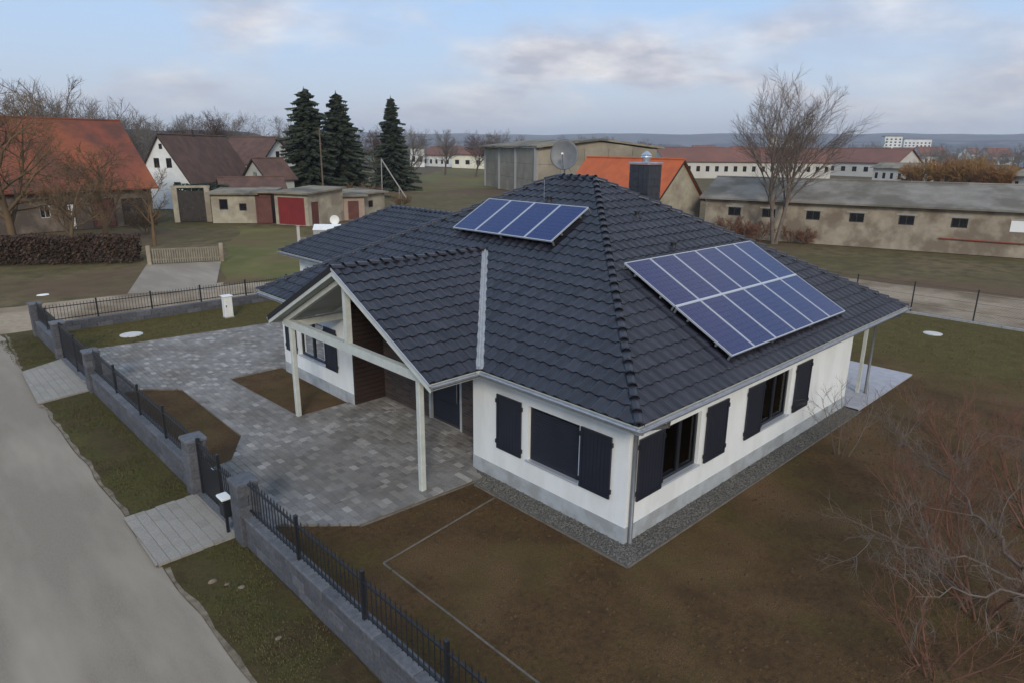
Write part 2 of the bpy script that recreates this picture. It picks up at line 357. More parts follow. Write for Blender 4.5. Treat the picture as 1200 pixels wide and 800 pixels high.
def clip_poly(pts, a, b, c):
    """keep a*x + b*y <= c (first two coordinates), other coordinates follow"""
    out = []
    for i in range(len(pts)):
        p, q = pts[i], pts[(i + 1) % len(pts)]; dp = a * p[0] + b * p[1] - c; dq = a * q[0] + b * q[1] - c
        if dp <= 0: out.append(p)
        if (dp < 0 < dq) or (dq < 0 < dp):
            t_ = dp / (dp - dq); out.append(tuple(p[k] + (q[k] - p[k]) * t_ for k in range(len(p))))
    return out
def clip_convex(pts, poly):
    n = len(poly)
    for i in range(n):
        (x0, y0), (x1, y1) = poly[i], poly[(i + 1) % n]     # counter-clockwise
        a, b = (y1 - y0), -(x1 - x0); pts = clip_poly(pts, a, b, a * x0 + b * y0)
        if len(pts) < 3: return []
    return pts
def area2(p): return .5 * sum(p[i][0] * p[(i + 1) % len(p)][1] - p[(i + 1) % len(p)][0] * p[i][1] for i in range(len(p)))

# ================================================================== SETTING
def sheet(name, pts, z, m):
    b = MB(); b.poly([(x, y, z) for x, y in pts]); return struct(name, b, m)
# ground: one big sheet, finer near
gb_ = MB(); R_ = 7000
gb_.poly([(-R_, -R_, -.04), (R_, -R_, -.04), (R_, R_, -.04), (-R_, R_, -.04)]); struct('ground', gb_, 'outer')
def ragged(pts, amp=.12, step=.6):
    out = []
    for i in range(len(pts)):
        a, b = Vector((*pts[i], 0)), Vector((*pts[(i + 1) % len(pts)], 0)); n = max(1, int((b - a).length / step))
        for k in range(n):
            p = a.lerp(b, k / n); q = noise.noise_vector(p * .9) * amp; out.append((p.x + q.x, p.y + q.y))
    return out
sheet('road', ragged([(-13.5, -30), (-6.72, -30), (-6.72, 4.2), (-6.72, 15), (-6.45, 22), (-6.3, 25), (-6.9, 32), (-13.5, 32)], .09, .5), -.028, 'asphalt')
sheet('gravel_road', ragged([(-40, 26.2), (-5.6, 26.2), (24, 26.3), (26.4, 25.5), (26.4, 4), (25.9, -3), (25.9, -60), (36, -60), (34.5, -3), (33.2, 6), (32.8, 26), (30, 31), (3, 31.2), (-5, 31.6), (-12, 33.5), (-40, 33.5)], .3, 1.2), -.022, 'dirtroad')
sheet('verge', ragged([(-5.36, -12), (-5.36, 26.0), (-6.3, 26.0), (-6.38, 24.8), (-6.6, 20), (-6.75, 15), (-6.75, 7), (-6.72, -12)], .07, .5), -.014, 'verge')
sheet('garden', [(-5.12, -12), (25.7, -12), (25.7, 25.0), (-5.12, 25.0)], 0, 'garden')
b = MB(); b.poly([(15.6, -.45, .03)]*0 or [(10.75, -.45, .05), (15.6, -.45, .05), (15.6, 9, .05), (10.75, 9, .05)])
b.add([(10.75, -.45, .05), (15.6, -.45, .05), (15.6, -.45, -.05), (10.75, -.45, -.05), (15.6, 9, .05), (15.6, 9, -.05)], [(3, 2, 1, 0), (2, 5, 4, 1)]); struct('terrace', b, 'terrace')
sheet('driveway', [(-.4, 31.3), (3.4, 29.6), (7.1, 38.4), (3.1, 40.2)], -.01, 'asphalt')
# sandy edge stones along the road
# hills on the skyline: real slopes, far off
def hill_band(name, az0, az1, dist, depth, h0, h1, seed, m):
    b = MB(); n = 90; rows = 7
    for j in range(rows):
        for i in range(n + 1):
            az = RAD(az0 + (az1 - az0) * i / n); d = dist + depth * j / (rows - 1)
            pr = math.sin(min(1., j / (rows - 1) * 1.05) * math.pi / 2)
            k = noise.noise(Vector((az * 7, seed, 0))) * .5 + noise.noise(Vector((az * 23, seed, j * .3))) * .22
            ends = min(1, i / 8, (n - i) / 8)
            z = (h0 + (h1 - h0) * i / n) * pr * (1 + k * .45) * ends
            b.v.append((CAM.x + math.cos(az) * d, CAM.y + math.sin(az) * d, z - .5)); b.t.append(0)
    for j in range(rows - 1):
        for i in range(n):
            a = j * (n + 1) + i; b.f.append((a, a + n + 1, a + n + 2, a + 1)); b.m.append(0)
    return struct(name, b, m, True)
def hillmat(name, cols, sc):
    m = bpy.data.materials.new(name); m.use_nodes = True; t = m.node_tree; b = t.nodes['Principled BSDF']; b.inputs['Roughness'].default_value = 1; b.inputs['Specular IOR Level'].default_value = 0
    g = t.nodes.new('ShaderNodeNewGeometry'); q = t.nodes.new('ShaderNodeVectorMath'); q.operation = 'MULTIPLY'; q.inputs[1].default_value = (1, 1, 3.5); t.links.new(g.outputs['Position'], q.inputs[0])
    n = t.nodes.new('ShaderNodeTexNoise'); n.inputs['Scale'].default_value = sc; n.inputs['Detail'].default_value = 7; n.inputs['Roughness'].default_value = .65; t.links.new(q.outputs[0], n.inputs['Vector'])
    r = t.nodes.new('ShaderNodeValToRGB'); t.links.new(n.outputs[0], r.inputs[0]); e = r.color_ramp.elements
    e[0].position = .40; e[0].color = (*cols[0], 1); e[1].position = .66; e[1].color = (*cols[-1], 1)
    for k, c in enumerate(cols[1:-1]):
        x = e.new(.40 + .26 * (k + 1) / (len(cols) - 1)); x.color = (*c, 1)
    t.links.new(r.outputs[0], b.inputs['Base Color']); MATS[name] = m
hillmat('hillwood', [(.035, .04, .045), (.05, .05, .05), (.09, .085, .08), (.05, .075, .05)], .004)
hillmat('hillfield', [(.04, .045, .05), (.05, .05, .055), (.10, .095, .09), (.24, .23, .22)], .006)
hill_band('far_hills', 68, 2, 3900, 1500, 84, 128, 3.3, 'hillwood')
hill_band('near_hills', 62, 30, 2300, 800, 30, 24, 8.1, 'hillfield')
hill_band('quarry_hills', 34, -8, 2900, 900, 34, 78, 5.2, 'hillfield')
hill_band('wooded_hills', 112, 62, 700, 500, 42, 22, 6.4, 'hillwood')
# ================================================================== THE BUNGALOW
OV = .585; EZ = 2.83; W_, U_ = 12.471, 14.027; SL = (6.534 - 2.83) / (W_ / 2 + OV)
K = 1 / math.hypot(1, SL); KZ = SL * K
house = thing('bungalow', 'white bungalow with a dark tiled hipped roof and gabled porch', 'house', (0, 0, 0))
# walls with openings --------------------------------------------------
def wall_run(b, P0, d, length, z0, z1, holes, nrm, depth=.16, mi=0):
    """outer skin of a wall with reveals; holes = (s0, s1, za, zb)"""
    P0 = Vector(P0); d = Vector(d); nrm = Vector(nrm)
    xs = sorted({0, length, *[h[0] for h in holes], *[h[1] for h in holes]}); zs = sorted({z0, z1, *[h[2] for h in holes], *[h[3] for h in holes]})
    pt = lambda s_, z, o=0: P0 + d * s_ + Vector((0, 0, z)) - nrm * o
    for i in range(len(xs) - 1):
        for j in range(len(zs) - 1):
            cx, cz = (xs[i] + xs[i + 1]) / 2, (zs[j] + zs[j + 1]) / 2
            if any(h[0] < cx < h[1] and h[2] < cz < h[3] for h in holes): continue
            b.poly([pt(xs[i], zs[j]), pt(xs[i + 1], zs[j]), pt(xs[i + 1], zs[j + 1]), pt(xs[i], zs[j + 1])], mi)
    for s0, s1, za, zb in holes:
        for (a, c) in (((s0, za), (s1, za)), ((s1, za), (s1, zb)), ((s1, zb), (s0, zb)), ((s0, zb), (s0, za))):
            b.poly([pt(*a), pt(*c), pt(*c, depth), pt(*a, depth)], mi)
PY = 7.2; RX = 1.05; YA, YB = 4.48, 9.88; UW = 14.3
WF = [(1.22, 2.66, .86, 2.12)]                       # front window of the near block (y)
WL = [(11.55, 13.15, .86, 2.12)]
WR = [(1.17, 2.52, .88, 2.12), (5.32, 6.80, .86, 2.12)]
b = MB()
wall_run(b, (0, 0, 0), (0, 1, 0), YA, 0, 2.84, WF, (-1, 0, 0))
wall_run(b, (0, YB, 0), (0, 1, 0), UW - YB, 0, 2.84, [(a - YB, c - YB, d, e) for a, c, d, e in WL], (-1, 0, 0))
wall_run(b, (0, 0, 0), (1, 0, 0), 10.75, 0, 2.84, WR, (0, -1, 0))
wall_run(b, (10.75, 0, 0), (0, 1, 0), 7, 0, 2.84, [(1.2, 3.6, .06, 2.2)], (1, 0, 0))
wall_run(b, (10.75, 7, 0), (1, 0, 0), 1.72, 0, 2.84, [], (0, -1, 0)); wall_run(b, (12.47, 7, 0), (0, 1, 0), UW - 7, 0, 2.84, [], (1, 0, 0))
wall_run(b, (0, UW, 0), (1, 0, 0), 12.47, 0, 2.84, [], (0, 1, 0))
wall_run(b, (0, YA, 0), (1, 0, 0), RX, 0, 2.84, [], (0, 1, 0))
# wing
wall_run(b, (4.4, UW, 0), (0, 1, 0), 21.7 - UW, 0, 2.84, [(1.2, 3.7, .04, 2.2), (4.4, 6.9, .04, 2.2)], (-1, 0, 0)); wall_run(b, (10.5, UW, 0), (0, 1, 0), 21.7 - UW, 0, 2.84, [], (1, 0, 0)); wall_run(b, (4.4, 21.7, 0), (1, 0, 0), 6.1, 0, 2.84, [], (0, 1, 0))
# infill above eaves height under the porch roof
PS = .503; PZ = 4.66; und = lambda y: PZ - .20 - PS * abs(y - PY)
b.poly([(0, YB, 2.84), (0, 10.75, 2.84), (0, 10.75, max(2.85, und(10.75))), (0, YB, und(YB))]); b.poly([(0, YA, 2.84), (0, 3.7, 2.84), (0, 3.7, max(2.85, und(3.7))), (0, YA, und(YA))])
wall = b.build('wall', 'render', house)
b = MB()   # ceiling inside, so no light leaks in from the loft
b.poly([(0, 0, 2.835), (10.75, 0, 2.835), (10.75, YA, 2.835), (0, YA, 2.835)]); b.poly([(RX, YA, 2.835), (12.4, YA, 2.835), (12.4, UW, 2.835), (RX, UW, 2.835)]); b.poly([(0, YB, 2.835), (RX, YB, 2.835), (RX, UW, 2.835), (0, UW, 2.835)])
b.build('ceiling', 'whitewood', house)
b = MB(); b.poly([(.05, .05, .1), (10.7, .05, .1), (10.7, 14.2, .1), (RX + .05, 14.2, .1), (RX + .05, YA, .1), (.05, YA, .1)]); b.build('floor', 'wood', house)
# recess: clinker back wall, boarded side
b = MB()
wall_run(b, (RX, YA, 0), (0, 1, 0), YB - YA, 0, 2.84, [(6.22 - YA, 7.58 - YA, .04, 2.16)], (-1, 0, 0))
ys = [YA + (YB - YA) * i / 12 for i in range(13)]
for i in range(12): b.poly([(RX, ys[i], 2.84), (RX, ys[i + 1], 2.84), (RX, ys[i + 1], und(ys[i + 1])), (RX, ys[i], und(ys[i]))])
b.build('brick_wall', 'brick', house)
b = MB(); b.poly([(0, YB, 0), (RX, YB, 0), (RX, YB, und(YB)), (0, YB, und(YB))]); sd_ = b.build('side_cladding', 'deck', house)
nb = 22
for k in range(nb):
    z0 = .04 + k * (und(YB) - .06) / nb; bb = MB(); bb.cbox(.02, RX - .004, YB - .034, YB - .004, z0 + .004, z0 + (und(YB) - .06) / nb - .012, .004); bb.build('board', 'brownboard', sd_)
bb = MB(); bb.tube([(.55, YB - .035, 1.05), (.55, YB - .09, 1.05)], .012); bb.tube([(.55, YB - .085, 1.05), (.43, YB - .085, 1.05)], .011); bb.build('handle', 'steel', sd_)
# plinth (proud by 15 mm)
for (x0, y0, x1, y1, nx, ny) in ((0, 0, 0, YA, -1, 0), (0, YB, 0, UW, -1, 0), (0, 0, 10.75, 0, 0, -1), (4.4, UW, 4.4, 21.7, -1, 0), (10.75, 0, 10.75, 7, 1, 0), (0, UW, 4.4, UW, 0, 1)):
    b = MB(); o_ = .015; P = [(x0 + nx * o_, y0 + ny * o_), (x1 + nx * o_, y1 + ny * o_)]
    if nx == -1 and x0 == 0 and y0 == 0: P[0] = (-o_, -o_)
    if ny == -1: P[0] = (-o_, -o_)
    b.poly([(*P[0], 0), (*P[1], 0), (*P[1], .36), (*P[0], .36)]); b.poly([(*P[0], .36), (*P[1], .36), (x1, y1, .36), (x0, y0, .36)]); b.build('plinth', 'plinth', house)
# windows ---------------------------------------------------------------
def window(parent, P0, d, nrm, s0, s1, z0, z1, mull=(.5,), curtain=True, sill=True, depth=.14, blind=False):
    P0, d, nrm = Vector(P0), Vector(d), Vector(nrm)
    X = Matrix(((d.x, -nrm.x, 0, P0.x), (d.y, -nrm.y, 0, P0.y), (0, 0, 1, P0.z), (0, 0, 0, 1)))   # local x along wall, y into the wall
    b = MB(); fw = .07; y0, y1 = depth - .06, depth + .02
    b.box(s0, s1, y0, y1, z0, z0 + fw, X=X); b.box(s0, s1, y0, y1, z1 - fw, z1, X=X); b.box(s0, s0 + fw, y0, y1, z0 + fw, z1 - fw, X=X); b.box(s1 - fw, s1, y0, y1, z0 + fw, z1 - fw, X=X)
    edges = [s0 + fw]
    for m_ in mull:
        c = s0 + (s1 - s0) * m_; b.box(c - .05, c + .05, y0 - .004, y1, z0 + fw, z1 - fw, X=X); edges += [c - .05, c + .05]
    edges.append(s1 - fw)
    wd = b.build('window', 'frame', parent)
    for i in range(0, len(edges), 2):
        b = MB(); b.box(edges[i], edges[i + 1], y0 + .03, y0 + .045, z0 + fw, z1 - fw, X=X); b.build('pane', 'glass', wd)
    if blind:
        n = int((z1 - z0 - 2 * fw) / .052); bl = None
        for k in range(n):
            b = MB(); za = z0 + fw + k * (z1 - z0 - 2 * fw) / n; b.cbox(s0 + fw - .02, s1 - fw + .02, y0 - .03, y0 - .012, za + .001, za + (z1 - z0 - 2 * fw) / n - .004, .003, X=X)
            if bl is None: bl = b.build('roller_blind', 'navy', wd, kind='stuff'); bb_ = MB()
            else: bb_.add(b.v, b.f)
        bb_.build('roller_blind', 'navy', wd, kind='stuff')
    if curtain and not blind:
        for (a, c) in curtain if isinstance(curtain, (list, tuple)) else ((s0 + .1, s0 + .38), (s1 - .42, s1 - .12)):
            b = MB(); n = 16; vs = []
            for i in range(n + 1):
                x = a + (c - a) * i / n; yy = y1 + .1 + .025 * math.sin(i * 2.4)
                vs += [X @ Vector((x, yy, z0 - .3)), X @ Vector((x, yy, z1))]
            b.add(vs, [(2 * i, 2 * i + 2, 2 * i + 3, 2 * i + 1) for i in range(n)]); b.build('curtain', 'curtain', wd)
    if sill:
        b = MB(); b.cbox(s0 - .04, s1 + .04, -.05, y0, z0 - .03, z0 + .004, .006, X=X); b.build('sill', 'alu', wd)
    return wd
window(house, (0, 0, 0), (0, 1, 0), (-1, 0, 0), 1.22, 2.66, .86, 2.12, (.5,), blind=True)
window(house, (0, 0, 0), (0, 1, 0), (-1, 0, 0), 11.55, 13.15, .86, 2.12, (.5,))
window(house, (0, 0, 0), (1, 0, 0), (0, -1, 0), 1.17, 2.52, .88, 2.12, (.5,))
window(house, (0, 0, 0), (1, 0, 0), (0, -1, 0), 5.32, 6.80, .86, 2.12, (.5,))
window(house, (10.75, 0, 0), (0, 1, 0), (1, 0, 0), 1.2, 3.6, .06, 2.2, (.5,), sill=False)
def shutter(P0, d, nrm, s0, s1, z0, z1):
    P0, d, nrm = Vector(P0), Vector(d), Vector(nrm)
    X = Matrix(((d.x, -nrm.x, 0, P0.x), (d.y, -nrm.y, 0, P0.y), (0, 0, 1, 0), (0, 0, 0, 1)))
    b = MB(); b.box(s0, s1, -.055, -.020, z0, z0 + .07, X=X); b.box(s0, s1, -.055, -.020, z1 - .07, z1, X=X); b.box(s0, s0 + .06, -.055, -.020, z0 + .07, z1 - .07, X=X); b.box(s1 - .06, s1, -.055, -.020, z0 + .07, z1 - .07, X=X)
    b.box(s0 + .06, s1 - .06, -.034, -.021, z0 + .07, z1 - .07, X=X)
    sh = b.build('shutter', 'navy', house)
    n = 7; w = (s1 - s0 - .12) / n
    for k in range(n):
        b = MB(); b.cbox(s0 + .06 + k * w + .003, s0 + .06 + (k + 1) * w - .003, -.046, -.034, z0 + .075, z1 - .075, .002, X=X); b.build('board', 'navy', sh)
    for z in (z0 + .12, z1 - .2):
        for e in (s0 - .03, s1 - .01): b = MB(); b.box(e, e + .04, -.062, -.018, z, z + .09, X=X); b.build('hinge', 'iron', sh)
for a, c in ((2.84, 3.62), (.38, 1.15)): shutter((0, 0, 0), (0, 1, 0), (-1, 0, 0), a, c, .84, 2.14)
for a, c in ((13.32, 14.05), (10.72, 11.42)): shutter((0, 0, 0), (0, 1, 0), (-1, 0, 0), a, c, .84, 2.14)
for a, c in ((.28, 1.10), (2.72, 3.58), (4.50, 5.26), (7.04, 7.90)): shutter((0, 0, 0), (1, 0, 0), (0, -1, 0), a, c, .84, 2.14)
# front door
dr = MB(); dr.box(RX + .08, RX + .13, 6.26, 7.54, .05, 2.13); door = dr.build('door', 'navy', house, label='dark blue front door in the brick recess')
b = MB()
for z in (.25, .85, 1.45): b.cbox(0, .9, 0, .42, 0, .02, .004, X=Matrix.Translation((RX + .08, 6.4, z)) @ Matrix(((0, 0, -1, 0), (1, 0, 0, 0), (0, 1, 0, 0), (0, 0, 0, 1))))
b.build('panel', 'navy', door)
b = MB(); b.tube([(RX + .03, 6.42, .8), (RX + .03, 6.42, 1.6)], .014); b.tube([(RX + .03, 6.42, .9), (RX + .09, 6.42, .9)], .01); b.tube([(RX + .03, 6.42, 1.5), (RX + .09, 6.42, 1.5)], .01); b.build('handle', 'steel', door)
b = MB(); b.box(RX - .01, RX + .14, 6.18, 6.26, 0, 2.22); b.box(RX - .01, RX + .14, 7.54, 7.62, 0, 2.22); b.box(RX - .01, RX + .14, 6.26, 7.54, 2.13, 2.22); b.build('door_frame', 'plinth', door)
b = MB(); b.cbox(RX - .45, RX + .12, 6.05, 7.75, 0, .045, .01); b.build('doorstep', 'concrete', house)
for yy in (15.5, 18.7):
    b = MB(); b.box(4.5, 4.54, yy, yy + 2.5, .04, 2.2); gd = b.build('garage_door', 'frame', house)
    for k in range(5):
        bb = MB(); bb.cbox(0, 2.46, 0, .40, 0, .02, .006, X=Matrix.Translation((4.5, yy + .02, .06 + k * .43)) @ Matrix(((0, 0, -1, 0), (1, 0, 0, 0), (0, 1, 0, 0), (0, 0, 0, 1)))); bb.build('panel', 'frame', gd)
# roof ------------------------------------------------------------------
R0, RX1, RY1 = -OV, W_ + OV, U_ + OV
HX = W_ / 2; HZ = 6.534
b = MB(); dz = -.03
VX = -OV + (PZ - EZ) / SL; VY0, VY1 = PY - (PZ - EZ) / PS, PY + (PZ - EZ) / PS       # where the porch roof meets the main roof
b.poly([(R0, R0, EZ + dz), (HX, HX, HZ + dz), (HX, U_ - HX, HZ + dz), (R0, RY1, EZ + dz), (R0, VY1, EZ + dz), (VX, PY, PZ + dz), (R0, VY0, EZ + dz)])
b.poly([(R0, R0, EZ + dz), (RX1, R0, EZ + dz), (HX, HX, HZ + dz)]); b.poly([(RX1, R0, EZ + dz), (RX1, RY1, EZ + dz), (HX, U_ - HX, HZ + dz), (HX, HX, HZ + dz)]); b.poly([(R0, RY1, EZ + dz), (HX, U_ - HX, HZ + dz), (RX1, RY1, EZ + dz)])
PX0 = -1.95
b.poly([(PX0, VY0, EZ + dz), (R0, VY0, EZ + dz), (VX, PY, PZ + dz), (PX0, PY, PZ + dz)]); b.poly([(PX0, VY1, EZ + dz), (PX0, PY, PZ + dz), (VX, PY, PZ + dz), (R0, VY1, EZ + dz)])
GX0, GX1, GY1 = 3.8, 11.1, 22.3; GXR = (GX0 + GX1) / 2; GZ = EZ + SL * (GXR - GX0); GYR = GY1 - (GXR - GX0); GY0 = RY1 - (GZ - EZ) / SL
b.poly([(GX0, GY1, EZ + dz), (GX0, RY1, EZ + dz), (GXR, GY0, GZ + dz), (GXR, GYR, GZ + dz)]); b.poly([(GX1, GY1, EZ + dz), (GXR, GYR, GZ + dz), (GXR, GY0, GZ + dz), (GX1, RY1, EZ + dz)]); b.poly([(GX0, GY1, EZ + dz), (GXR, GYR, GZ + dz), (GX1, GY1, EZ + dz)])
roof = b.build('roof', 'deck', house)
# tiles
TW, TL = .30, .345
prof = [(0, .005), (.035, .028), (.08, .042), (.125, .031), (.165, .007), (.205, -.003), (.265, -.001), (.305, .008)]
def tile_geo():
    vs = [(u, -.012, .036 + h) for u, h in prof] + [(u, TL + .03, .012 + h) for u, h in prof] + [(u, -.006, .004 + h) for u, h in prof]
    n = len(prof); fs = [(i, i + 1, n + i + 1, n + i) for i in range(n - 1)] + [(2 * n + i, 2 * n + i + 1, i + 1, i) for i in range(n - 1)]
    return vs, fs
TV, TF = tile_geo(); tb_ = MB(); tb_.add(TV, TF); TILE = tb_.mesh('roof_tile', 'tile')
tiles = []      # (score, matrix or None, polys or None)
def tile_slope(O, ud, td, width, clips, length):
    O, ud, td = Vector(O), Vector(ud).normalized(), Vector(td).normalized(); nd = ud.cross(td)
    if nd.z < 0: nd = -nd
    clips = list(clips) + [(0, 1, length)]
    Mx = Matrix(((ud.x, td.x, nd.x, O.x), (ud.y, td.y, nd.y, O.y), (ud.z, td.z, nd.z, O.z), (0, 0, 0, 1)))
    for j in range(int(length / TL) + 1):
        for i in range(int(width / TW) + 1):
            u0, t0 = i * TW, j * TL; foot = [(u0, t0), (u0 + TW, t0), (u0 + TW, t0 + TL), (u0, t0 + TL)]
            ins = [all(a * u + bb * t_ <= c + 1e-6 for a, bb, c in clips) for u, t_ in foot]
            if not any(ins) and not clip_all(foot, clips): continue
            Lm = Mx @ Matrix.Translation((u0, t0, 0)) @ Matrix.Rotation(random.gauss(0, .006), 4, 'X') @ Matrix.Rotation(random.gauss(0, .004), 4, 'Z')
            c = Lm @ Vector((TW / 2, TL / 2, 0)); v = CAM - c; sc = v.normalized().dot(nd) / v.length_squared
            if all(ins): tiles.append((sc, Lm, None, random.random()))
            else:
                polys = []
                for f in TF:
                    p = [(TV[k][0] + u0, TV[k][1] + t0, TV[k][2]) for k in f]
                    for a, bb, cc in clips:
                        p = clip_poly(p, a, bb, cc)
                        if len(p) < 3: break
                    if len(p) >= 3: polys.append([Mx @ Vector(q) for q in p])
                if polys: tiles.append((sc, None, polys, random.random()))
def clip_all(p, clips):
    for a, bb, cc in clips:
        p = clip_poly(p, a, bb, cc)
        if len(p) < 3: return []
    return p
LM = (HX - R0) / K          # slope length of the main roof
Lw, Uw = RX1 - R0, RY1 - R0
g_ = .03
# right slope (faces -y): u along +x, hips both ends, apex at HX
def hipclip(width): return [(-1, K, -g_ * 0 + .0), (1, K, width)]        # u >= K t ; u <= width - K t
tile_slope((R0, R0, EZ), (1, 0, 0), (0, K, KZ), Lw, hipclip(Lw), LM)
tile_slope((RX1, RY1, EZ), (-1, 0, 0), (0, -K, KZ), Lw, hipclip(Lw), LM)
tile_slope((RX1, R0, EZ), (0, 1, 0), (-K, 0, KZ), Uw, hipclip(Uw), LM)
# front slope (faces -x) in two parts either side of the porch; u along -y from the left eave
vk = (PZ - EZ) / KZ                                # slope distance of the valley top
a0, a1, am = RY1 - VY1, RY1 - VY0, RY1 - PY        # valley feet and top, in u
vg = .10                                           # gap for the metal valley
def line(u0, t0, u1, t1, side, gap=0):
    """half plane to the given side of the line; side +1 keeps larger u"""
    a, bb = (t1 - t0), -(u1 - u0); n = math.hypot(a, bb); a, bb = a / n, bb / n; c = a * u0 + bb * t0
    return (a, bb, c - gap) if side * a < 0 else (-a, -bb, -c - gap)
tile_slope((R0, RY1, EZ), (0, -1, 0), (K, 0, KZ), Uw, hipclip(Uw) + [line(a1, 0, am, vk, 1, vg), (-1, 0, -am)], LM)
tile_slope((R0, RY1, EZ), (0, -1, 0), (K, 0, KZ), am, [(-1, K, 0), (1, K, Uw), line(a0, 0, am, vk, -1, .02), (1, 0, am)], LM)
# porch roof
PK = 1 / math.hypot(1, PS); PKZ = PS * PK; pl = (PY - VY0) / PK
tile_slope((PX0, VY0, EZ), (1, 0, 0), (0, PK, PKZ), VX - PX0, [line(R0 - PX0, 0, VX - PX0, pl, -1, vg)], pl)
tile_slope((VX, VY1, EZ), (-1, 0, 0), (0, -PK, PKZ), VX - PX0, [line(VX - R0, 0, 0, pl, 1, vg), (1, 0, VX - PX0)], pl)
# wing
gl = (GXR - GX0) / K
tile_slope((GX0, GY1, EZ), (0, -1, 0), (K, 0, KZ), GY1 - GY0, [(-1, K, 0), (1, -K, GY1 - RY1 - .03)], gl)
tile_slope((GX1, GY0, EZ), (0, 1, 0), (-K, 0, KZ), GY1 - GY0, [(1, K, GY1 - GY0), (-1, -K, -(RY1 - GY0))], gl)
tile_slope((GX1, GY1, EZ), (-1, 0, 0), (0, -K, KZ), GX1 - GX0, hipclip(GX1 - GX0), gl)
tiles.sort(key=lambda q: -q[0])
rest = MB()
for k, (sc, mt_, polys, rn) in enumerate(tiles):
    if k < 300:
        if mt_: place(TILE, 'roof_tile', roof, mt_)
        else:
            bb = MB()
            for p in polys: bb.poly(p)
            bb.build('roof_tile', 'tile', roof)
    else:
        rest.tone = rn
        if mt_: rest.add([mt_ @ Vector(v) for v in TV], TF)
        else:
            for p in polys: rest.poly(p)
rest.build('roof_tile', 'tile', roof, kind='stuff')
# ridge and hip caps: half-round, each lapped over the next
def cap_mesh():
    b = MB(); n = 7; L0, L1 = -.02, .38
    for x, r, l in ((L0, .098, .040), (.06, .094, .036), (L1, .082, .020)):
        for k in range(n): th = math.pi * k / (n - 1); b.v.append((x, math.cos(th) * r, math.sin(th) * r * .85 + l - .05)); b.t.append(0)
    for j in range(2):
        for k in range(n - 1): b.f.append((j * n + k, j * n + k + 1, (j + 1) * n + k + 1, (j + 1) * n + k)); b.m.append(0)
    b.v += [(L0 + .005, math.cos(math.pi * k / (n - 1)) * .078, math.sin(math.pi * k / (n - 1)) * .062 - .012) for k in range(n)]; b.t += [0] * n
    for k in range(n - 1): b.f.append((k, k + 1, 3 * n + k + 1, 3 * n + k)); b.m.append(0)
    return b.mesh('ridge_tile', 'tile', True)
CAPM = cap_mesh()
def caps(A, B):
    A, B = Vector(A), Vector(B); d = (B - A); n = max(1, round(d.length / .345)); st = d.length / n; d.normalize()
    s_ = Vector((0, 0, 1)).cross(d).normalized(); up = d.cross(s_)
    for k in range(n):
        p = A + d * (k * st) + up * .045
        place(CAPM, 'ridge_tile', roof, Matrix(((d.x, s_.x, up.x, p.x), (d.y, s_.y, up.y, p.y), (d.z, s_.z, up.z, p.z), (0, 0, 0, 1))) @ Matrix.Rotation(random.gauss(0, .012), 4, 'X') @ Matrix.Rotation(RAD(3), 4, 'Y'))
caps((R0, R0, EZ), (HX, HX, HZ)); caps((RX1, R0, EZ), (HX, HX, HZ)); caps((R0, RY1, EZ), (HX, U_ - HX, HZ)); caps((RX1, RY1, EZ), (HX, U_ - HX, HZ)); caps((HX, HX, HZ), (HX, U_ - HX, HZ))
caps((PX0, PY, PZ), (VX + .05, PY, PZ)); caps((GX0, GY1, EZ), (GXR, GYR, GZ)); caps((GX1, GY1, EZ), (GXR, GYR, GZ)); caps((GXR, GYR, GZ), (GXR, GY0, GZ))
for yv in (VY0, VY1):
    b = MB(); A = Vector((R0 - .02, yv, EZ + .03)); B = Vector((VX, PY, PZ + .03)); d = (B - A).normalized(); s_ = Vector((0, 0, 1)).cross(d).normalized()
    b.add([A - s_ * .13, B - s_ * .1, B + Vector((0, 0, -.012)), A + Vector((0, 0, -.012)), A + s_ * .13, B + s_ * .1], [(0, 3, 2, 1), (3, 4, 5, 2)]); b.build('valley_flashing', 'lead', roof)
    b = MB(); b.tube([A + Vector((0, 0, .02)), B + Vector((0, 0, .02))], .028, 6); b.build('valley_bead', 'lead', roof)
# roof vents
for (x, y, m_) in ((5.95, 4.45, 0), (5.85, 3.15, 0), (5.0, 6.9, 1)):
    z = EZ + SL * ((y if not m_ else x) + OV) + .03; b = MB(); b.cyl(x, y, z, z + .12, .065, 12); b.cyl(x, y, z + .12, z + .15, .09, 12); b.cyl(x, y, z - .04, z + .05, .13, 12, r2=.08); b.build('roof_vent', 'black', roof)
# soffit, fascia, gutters
b = MB()
for (x0, x1, y0, y1) in ((R0, 0, R0, VY0), (R0, 0, VY1, RY1), (0, RX1, R0, 0), (10.75, RX1, 0, RY1), (0, 10.75, UW, RY1)): b.box(x0 + .03, x1, y0 + .03 if y0 == R0 else y0, y1, 2.76, 2.79)
b.box(GX0 + .03, 4.4, RY1, GY1, 2.76, 2.79); b.box(4.4, GX1, 21.7, GY1, 2.76, 2.79); b.box(10.5, GX1, RY1, 21.7, 2.76, 2.79)
b.build('soffit', 'whitewood', house)
b = MB()
for (x0, x1, y0, y1) in ((R0, R0 + .028, R0, VY0), (R0, R0 + .028, VY1, RY1), (R0 + .028, RX1, R0, R0 + .028), (RX1 - .028, RX1, R0 + .028, RY1), (PX0 + .04, R0, VY0, VY0 + .028), (PX0 + .04, R0, VY1 - .028, VY1), (GX0, GX0 + .028, RY1, GY1), (GX0 + .028, GX1, GY1 - .028, GY1)): b = MB(); b.box(x0, x1, y0, y1, 2.66, 2.81); b.build('fascia', 'whitewood', house)
